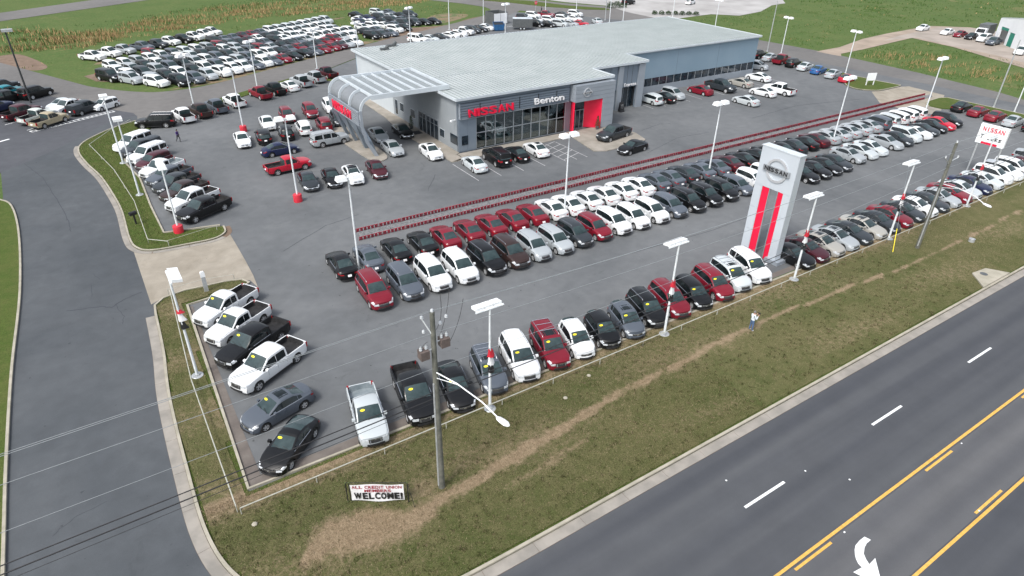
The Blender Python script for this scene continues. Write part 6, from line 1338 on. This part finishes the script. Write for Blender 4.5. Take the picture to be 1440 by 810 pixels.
# red slatted rails on both sides of the gravel strip between the lots
t_md = sheet('gravel_median', [(18.8, 54.55), (122.5, 54.45), (124.0, 55.55), (19.2, 56.05)], .05, M['rock'], .06)
def rail_proto():
    L_ = 2.36; t = thing('red_rail', '', 'rail', (0, 0, 0), 0, 'red slatted rails along the gravel strip')
    mb = MB(); mb.tube((0, 0, .36), (L_, 0, .36), .03, .03, 6); mb.build('top_rail', M['redrail'], t)
    for k in range(6):
        mb = MB(); x = .10 + k * .38; mb.box(x, x + .25, -.03, .03, .05, .33); mb.build('slat', M['railred'], t)
    for x in (.03, L_ - .03): mb = MB(); mb.box(x - .025, x + .025, -.04, .04, 0, .34); mb.build('post', M['railred'], t)
    return t
M['redrail'] = mat('weathered_red', (.26, .015, .03), (.38, .035, .06), 3, .5, kind='pos')
rp = rail_proto(); rkids = [c for c in rp.children]; first = True
for line, y0, y1, x0, x1 in (('far', 56.2, 55.75, 19.2, 123.2), ('near', 54.35, 54.3, 18.8, 121.6)):
    n = int((x1 - x0) / 2.46)
    for i in range(n):
        if first: o = rp; first = False
        else:
            o = rp.copy(); C.objects.link(o)
            for c in rkids: d = c.copy(); C.objects.link(d); d.parent = o
        x = x0 + i * 2.46; o.location = (x, y0 + (y1 - y0) * i / n, 0); o.rotation_euler = (0, 0, math.atan2(y1 - y0, x1 - x0))
        o['label'] = 'red slatted rail, %s from the left in the %s line of the gravel strip' % (nth(i + 1), line)
    n = 0
def stones(b):
    rn = random.Random(5)
    for k in range(420):
        x = rn.uniform(19.4, 122); y = rn.uniform(54.7, 55.8 if x < 100 else 55.5); s_ = rn.uniform(.04, .13)
        b.add([(x - s_, y - s_, .05), (x + s_, y - s_ * .7, .05), (x + s_ * .8, y + s_, .05), (x - s_ * .7, y + s_ * .8, .05), (x, y, .05 + s_ * 1.1)], [(0, 1, 4), (1, 2, 4), (2, 3, 4), (3, 0, 4)])
mb = MB(); stones(mb); tag(mb.build('gravel_stones', M['rock']), kind='stuff')

# ------------------------------------------------------------------ small things
t = thing('mailbox', 'black mailbox on a post at the curved island kerb', 'mailbox', (1.5, 69.0, .1), R(20))
mb = MB(); mb.tube((0, 0, 0), (0, 0, 1.0), .09, .09, 8); mb.build('post', M['ink'], t); mb = MB(); mb.prism([(-.16, 1.0), (.16, 1.0), (.16, 1.22), (.10, 1.32), (-.10, 1.32), (-.16, 1.22)], 'x', -.38, .30); mb.build('box', M['ink'], t)
t = thing('marker_post', 'grey marker post with a white rounded cap at the lower apron corner', 'post', (4.6, 52.1, .1), 0)
mb = MB(); mb.prism([(-.17, 0), (.17, 0), (.15, 1.35), (-.15, 1.35)], 'y', -.08, .08); mb.build('post', M['galv'], t); mb = MB(); mb.prism([(-.17, 1.36), (.17, 1.36), (.17, 1.75), (.10, 1.85), (-.10, 1.85), (-.17, 1.75)], 'y', -.10, .10); mb.build('cap', M['whitep'], t)
for k, (x, y) in enumerate(((1.7, 26.3), (24.4, 26.6), (21.6, 25.6))):
    mb = MB(); mb.lathe([(.09, 0), (.16, .03), (.13, .07), (.05, .10)], 7, c=(x, y, .1)); tag(mb.build('stone', M['kerb']), ['pale stone beside the lower left corner of the pipe fence', 'small stone on the verge below the small grey crossover', 'reddish stone on the verge below the small black crossover'][k], 'stone')
t = thing('valve_box', 'small grey drain can standing in the verge right of the second wooden pole', 'drain can', (69.6, 22.9, .08))
mb = MB(); mb.lathe([(.28, 0), (.26, .3), (.29, .33), (.24, .34), (.22, .2)], 12); mb.build('can', M['galv'], t, 40)
def conifer(x, y, z, h, lb, r_=.4):
    t = thing('topiary_tree', lb, 'potted tree', (x, y, z)); mb = MB(); mb.lathe([(.2, 0), (.28, .4), (.25, .42)], 12); mb.build('pot', M['greydark'], t, 30)
    mb = MB(); rn = random.Random(int(x)); 
    for k in range(420):
        f = rn.random(); zz = .45 + (h - .45) * f; rr = r_ * (1 - f) ** .8 * math.sqrt(rn.random()) + .03; a = rn.uniform(0, 6.28); c = Vector((rr * math.cos(a), rr * math.sin(a), zz)); s_ = .07
        u_ = Vector((rn.uniform(-1, 1), rn.uniform(-1, 1), rn.uniform(-1, 1))).normalized() * s_; v_ = Vector((rn.uniform(-1, 1), rn.uniform(-1, 1), rn.uniform(-1, 1))).normalized() * s_; mb.add([c - u_, c + u_, c + v_], [(0, 1, 2)])
    mb.build('crown', M['leaf'], t); mb = MB(); mb.tube((0, 0, .4), (0, 0, h * .8), .03, .02, 6); mb.build('trunk', M['wood'], t)
conifer(38.1, 82.9, .1, 1.9, 'slim potted conifer beside the side entrance under the canopy'); conifer(60.7, 69.5, .1, 1.9, 'dark potted conifer against the red panel of the main entrance')
mb = MB(); mb.box(37.4, 38.6, 80.3, 81.7, .10, .125); tag(mb.build('door_mat', M['ink']), 'black door mat on the pavement at the side entrance', 'door mat')
def bush(name, x, y, w_, l_, h, rz, lb, n=700, m='leaf'):
    t = thing(name, lb, 'shrub', (x, y, .1), rz); mb = MB(); rn = random.Random(int(x * 7 + y))
    for k in range(n):
        while True:
            p = Vector((rn.uniform(-1, 1), rn.uniform(-1, 1), rn.uniform(0, 1)))
            if p.length < 1 + .1 * math.sin(p.x * 9) and p.length > .5: break
        c = Vector((p.x * w_ / 2, p.y * l_ / 2, p.z * h + .05)); s_ = .16; u_ = Vector((rn.uniform(-1, 1), rn.uniform(-1, 1), rn.uniform(-1, 1))).normalized() * s_; v_ = Vector((rn.uniform(-1, 1), rn.uniform(-1, 1), rn.uniform(-1, 1))).normalized() * s_; mb.add([c - u_, c + u_, c + v_], [(0, 1, 2)])
    mb.build('foliage', M[m], t); mb = MB(); mb.tube((0, 0, -.1), (0, 0, h * .5), .06, .03, 6); mb.build('stem', M['wood'], t)
bush('round_hedge', 141.6, 158.6, 7, 3.5, 1.6, R(-30), 'dark round hedge at the junction behind the building', 1200)
for k in range(7): bush('low_shrub', 143.2 + k * 1.6, 143.6 - k * 1.1, 1.9, 1.7, .95, 0, 'dark low shrub, %s from the left in the hedge row behind the roof corner' % nth(k + 1), 260)
bush('low_shrub', 56.3, 129.4, 3.0, 1.6, .9, 0, 'green shrub on the strip left of the back roof corner', 500)
# dumpster pen, dumpster, trailer
t = thing('dumpster_pen', 'walled dumpster pen with two white gates behind the building', 'enclosure', (93.6, 150.0, 0), R(0))
for x in (0.0, 2.05): mb = MB(); mb.box(x, x + 1.9, -.05, .05, .15, 2.6); mb.build('gate', M['wbldg'], t)
for x0, x1, y0, y1 in ((-.15, -.02, 0, 4.2), (4.0, 4.2, 0, 4.2), (-.02, 4.0, 4.1, 4.25)): mb = MB(); mb.box(x0, x1, y0, y1, 0, 2.8); mb.build('wall', M['greydark'], t)
t = thing('dumpster', 'blue open steel dumpster behind the back roof edge', 'dumpster', (90.4, 142.8, 0), R(-20))
mb = MB(); mb.add([(-1.1, -.8, .15), (1.1, -.8, .15), (1.1, .8, .15), (-1.1, .8, .15), (-1.3, -1.0, 1.5), (1.3, -1.0, 1.5), (1.3, 1.0, 1.9), (-1.3, 1.0, 1.9)], [(0, 3, 2, 1), (0, 1, 5, 4), (1, 2, 6, 5), (2, 3, 7, 6), (3, 0, 4, 7)]); mb.build('bin', M['bluebin'], t)
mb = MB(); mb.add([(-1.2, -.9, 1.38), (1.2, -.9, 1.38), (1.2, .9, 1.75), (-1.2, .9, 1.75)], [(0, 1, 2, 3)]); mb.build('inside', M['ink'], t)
for y in (-.5, .5): mb = MB(); mb.box(-1.25, -1.05, y - .1, y + .1, .6, .8); mb.box(1.05, 1.25, y - .1, y + .1, .6, .8); mb.build('fork_pocket', M['bluebin'], t)
t = thing('cargo_trailer', 'dark grey enclosed cargo trailer with a white roof behind the building', 'trailer', (96.6, 141.6, 0), R(-32))
mb = MB(); mb.box(-2.4, 2.4, -1.05, 1.05, .55, 2.5); mb.build('body', M['greydark'], t); mb = MB(); mb.box(-2.42, 2.42, -1.07, 1.07, 2.505, 2.62); mb.build('roof', M['trim'], t); mb = MB(); mb.box(2.402, 2.43, -.9, .9, .7, 2.3); mb.build('rear_door', M['tarp'], t)
for x in (-.45, .4):
    for sd in (-1, 1): mb = MB(); mb.tube((x, sd * 1.08, .34), (x, sd * 1.28, .34), .34, .34, 14); w_ = mb.build('wheel', M['tyre'], t); mb = MB(); mb.tube((x, sd * 1.281, .34), (x, sd * 1.29, .34), .18, .18, 10); mb.build('rim', M['trim'], w_)
mb = MB(); mb.tube((-2.4, -.6, .6), (-3.8, 0, .6), .05, .05, 5); mb.tube((-2.4, .6, .6), (-3.8, 0, .6), .05, .05, 5); mb.build('tow_bar', M['galv'], t)
# white garage at the right
t = thing('white_garage', 'white gabled garage with a dark opening and a green door at the right edge', 'building', (189.2, 75.0, 0), math.atan2(-11.0, -9.4))
Lg, Dg = 19, 14
mb = MB(); mb.prism([(-0, 0), (1.7, 0), (1.7, 3.6), (5.0, 3.6), (5.0, 0), (5.9, 0), (5.9, 3.0), (8.1, 3.0), (8.1, 0), (Lg, 0), (Lg, 5.2), (Lg / 2, 6.3), (0, 5.2)], 'y', 0, .25); mb.build('front_wall', M['wbldg'], t)
mb = MB(); mb.box(0, .25, .26, Dg, 0, 5.2); mb.build('side_wall', M['wbldg'], t); mb = MB(); mb.box(Lg - .25, Lg, .26, Dg, 0, 5.2); mb.build('side_wall', M['wbldg'], t)
mb = MB(); mb.prism([(-.2, 5.22), (Lg / 2, 6.34), (Lg + .2, 5.22), (Lg + .2, 5.34), (Lg / 2, 6.48), (-.2, 5.34)], 'y', .3, Dg + .3); mb.build('roof', M['roof'], t)
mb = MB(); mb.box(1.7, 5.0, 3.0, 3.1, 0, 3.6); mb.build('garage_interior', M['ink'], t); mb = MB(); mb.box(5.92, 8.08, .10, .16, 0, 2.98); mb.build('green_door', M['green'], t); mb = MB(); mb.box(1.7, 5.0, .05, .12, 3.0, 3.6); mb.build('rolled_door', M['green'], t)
t = thing('box_truck', 'dark box truck with a white cab parked against the white garage', 'truck', (191.5, 78.4, 0), R(185))
mb = MB(); mb.box(-3.2, 1.2, -1.2, 1.2, .9, 3.2); mb.build('cargo_box', M['greydark'], t); mb = MB(); mb.prism([(1.3, .6), (3.1, .6), (3.1, 1.4), (2.5, 2.4), (1.3, 2.4)], 'y', -1.05, 1.05); mb.build('cab', M['wbldg'], t); mb = MB(); mb.add([(3.06, -.9, 1.5), (3.06, .9, 1.5), (2.56, .9, 2.32), (2.56, -.9, 2.32)], [(0, 1, 2, 3)]); mb.build('windshield', M['carglass'], t)
for x in (-2.2, 2.3):
    for sd in (-1, 1): mb = MB(); mb.tube((x, sd * .95, .45), (x, sd * 1.2, .45), .45, .45, 12); mb.build('wheel', M['tyre'], t)

# ------------------------------------------------------------------ people
def person(lb, loc, rz, joints, radii, edges, mats, split, hair, extra=None):
    t = thing('person', lb, 'person', loc, rz)
    me = bpy.data.meshes.new('body'); me.from_pydata(joints, edges, []); o = bpy.data.objects.new('body', me); C.objects.link(o)
    sk = o.modifiers.new('s', 'SKIN'); o.modifiers.new('d', 'SUBSURF').levels = 2
    sk.use_smooth_shade = True
    for i, r_ in enumerate(radii): me.skin_vertices[0].data[i].radius = (r_ if isinstance(r_, tuple) else (r_, r_))
    me.skin_vertices[0].data[0].use_root = True
    bpy.context.view_layer.update(); dg = bpy.context.evaluated_depsgraph_get(); m2 = bpy.data.meshes.new_from_object(o.evaluated_get(dg)); bpy.data.objects.remove(o)
    m2.name = 'body'; m2.materials.clear()
    for m_ in mats: m2.materials.append(m_)
    for pl in m2.polygons: pl.material_index = split(pl.center); pl.use_smooth = True
    body = link('body', m2, t)
    mb = MB(); hair(mb); mb.build('hair', extra['hair'], t, 60)
    for nm3, fn, m_ in extra.get('things', ()):
        mb = MB(); fn(mb); mb.build(nm3, m_, t, 40)
    return t
J = [(0, 0, .96), (0, 0, 1.12), (.0, 0, 1.30), (.02, 0, 1.44), (.03, 0, 1.53), (.05, 0, 1.62), (.055, 0, 1.70),
     (0, .10, .90), (.02, .12, .50), (-.03, .13, .10), (.13, .14, .04), (0, -.10, .90), (.04, -.12, .50), (.02, -.14, .10), (.18, -.15, .04),
     (.0, .20, 1.40), (.05, .27, 1.14), (.30, .14, 1.30), (.38, .10, 1.38), (.0, -.20, 1.40), (.07, -.27, 1.14), (.31, -.12, 1.30), (.39, -.08, 1.38),
     (.44, .12, 1.42), (.45, .08, 1.43), (.44, .05, 1.42), (.44, -.10, 1.42), (.45, -.07, 1.43), (.44, -.04, 1.42)]
Rr = [(.15, .12), (.15, .115), (.175, .125), .09, .055, (.085, .10), (.07, .085), .095, .068, .045, .035, .095, .068, .045, .035, .065, .05, .036, .03, .065, .05, .036, .03, .011, .011, .011, .011, .011, .011]
Ed = [(0, 1), (1, 2), (2, 3), (3, 4), (4, 5), (5, 6), (0, 7), (7, 8), (8, 9), (9, 10), (0, 11), (11, 12), (12, 13), (13, 14), (3, 15), (15, 16), (16, 17), (17, 18), (3, 19), (19, 20), (20, 21), (21, 22), (18, 23), (18, 24), (18, 25), (22, 26), (22, 27), (22, 28)]
def hair1(b):
    vs = []; n = 12
    for f, r_ in ((1.63, .098), (1.68, .105), (1.74, .095), (1.79, .06), (1.81, .01)):
        for k in range(n): a = 2 * math.pi * k / n; vs.append((.03 + r_ * math.cos(a), r_ * .85 * math.sin(a), f + (.03 if math.cos(a) > .5 and f < 1.7 else 0)))
    b.add(vs, [(l_ * n + k, l_ * n + (k + 1) % n, (l_ + 1) * n + (k + 1) % n, (l_ + 1) * n + k) for l_ in range(4) for k in range(n)])
person('man in a pale shirt and jeans holding up a camera on the verge', (38.5, 24.3, .1), R(-15), J, Rr, Ed, [M['jeans'], M['shirt'], M['skin'], M['paperwhite']],
       lambda c: (3 if c.z < .09 else 0 if c.z < 1.0 and abs(c.y) < .25 and c.x < .25 else 2 if c.z > 1.5 or c.x > .30 else 1), hair1,
       {'hair': M['hairgrey'], 'things': (('camera', lambda b: (b.box(.43, .50, -.09, .09, 1.38, 1.50), b.tube((.50, 0, 1.44), (.58, 0, 1.44), .045, .04, 10)), M['ink']), ('nose', lambda b: b.lathe([(.0, .02), (.018, 0), (.001, -.02)], 6, c=(.145, 0, 1.645)), M['skin']))})
J2 = [(0, 0, .92), (0, 0, 1.08), (.02, 0, 1.26), (.04, 0, 1.40), (.05, 0, 1.48), (.07, 0, 1.57), (.075, 0, 1.64),
      (0, .09, .86), (.18, .10, .48), (.10, .10, .12), (.24, .10, .04), (0, -.09, .86), (-.10, -.10, .48), (-.36, -.10, .16), (-.30, -.10, .05),
      (.02, .18, 1.36), (-.10, .24, 1.12), (.02, .24, .90), (.06, .23, .83), (.02, -.18, 1.36), (.12, -.24, 1.12), (.30, -.16, 1.08), (.38, -.14, 1.10)]
Rr2 = [(.14, .11), (.13, .10), (.16, .11), .08, .05, (.08, .095), (.065, .08), .088, .062, .042, .034, .088, .062, .042, .034, .06, .045, .034, .026, .06, .045, .034, .026]
Ed2 = Ed[:22]
def hair2(b):
    vs = []; n = 12
    for f, r_ in ((1.50, .09), (1.58, .105), (1.66, .105), (1.72, .08), (1.75, .01)):
        for k in range(n): a = 2 * math.pi * k / n; vs.append((.045 + r_ * math.cos(a) * .9, r_ * .9 * math.sin(a), f))
    b.add(vs, [(l_ * n + k, l_ * n + (k + 1) % n, (l_ + 1) * n + (k + 1) % n, (l_ + 1) * n + k) for l_ in range(4) for k in range(n)])
person('person in a purple top and black trousers walking across the upper lot', (9.6, 93.3, 0), R(-60), J2, Rr2, Ed2, [M['darkcloth'], M['purple'], M['skin']],
       lambda c: (0 if c.z < .95 and abs(c.y) < .2 else 2 if c.z > 1.46 or (c.z < .9 and abs(c.y) > .2) or c.x > .32 else 1), hair2, {'hair': M['hairdark'], 'things': (('bag', lambda b: b.box(.28, .42, -.2, -.05, 1.0, 1.12), M['darkcloth']),)})
person('distant person in black standing beside the stop sign', (115.9, 160.6, 0), R(-60), J2, Rr2, Ed2, [M['darkcloth'], M['darkcloth'], M['skin']], lambda c: (2 if c.z > 1.46 else 0), hair2, {'hair': M['hairdark']})
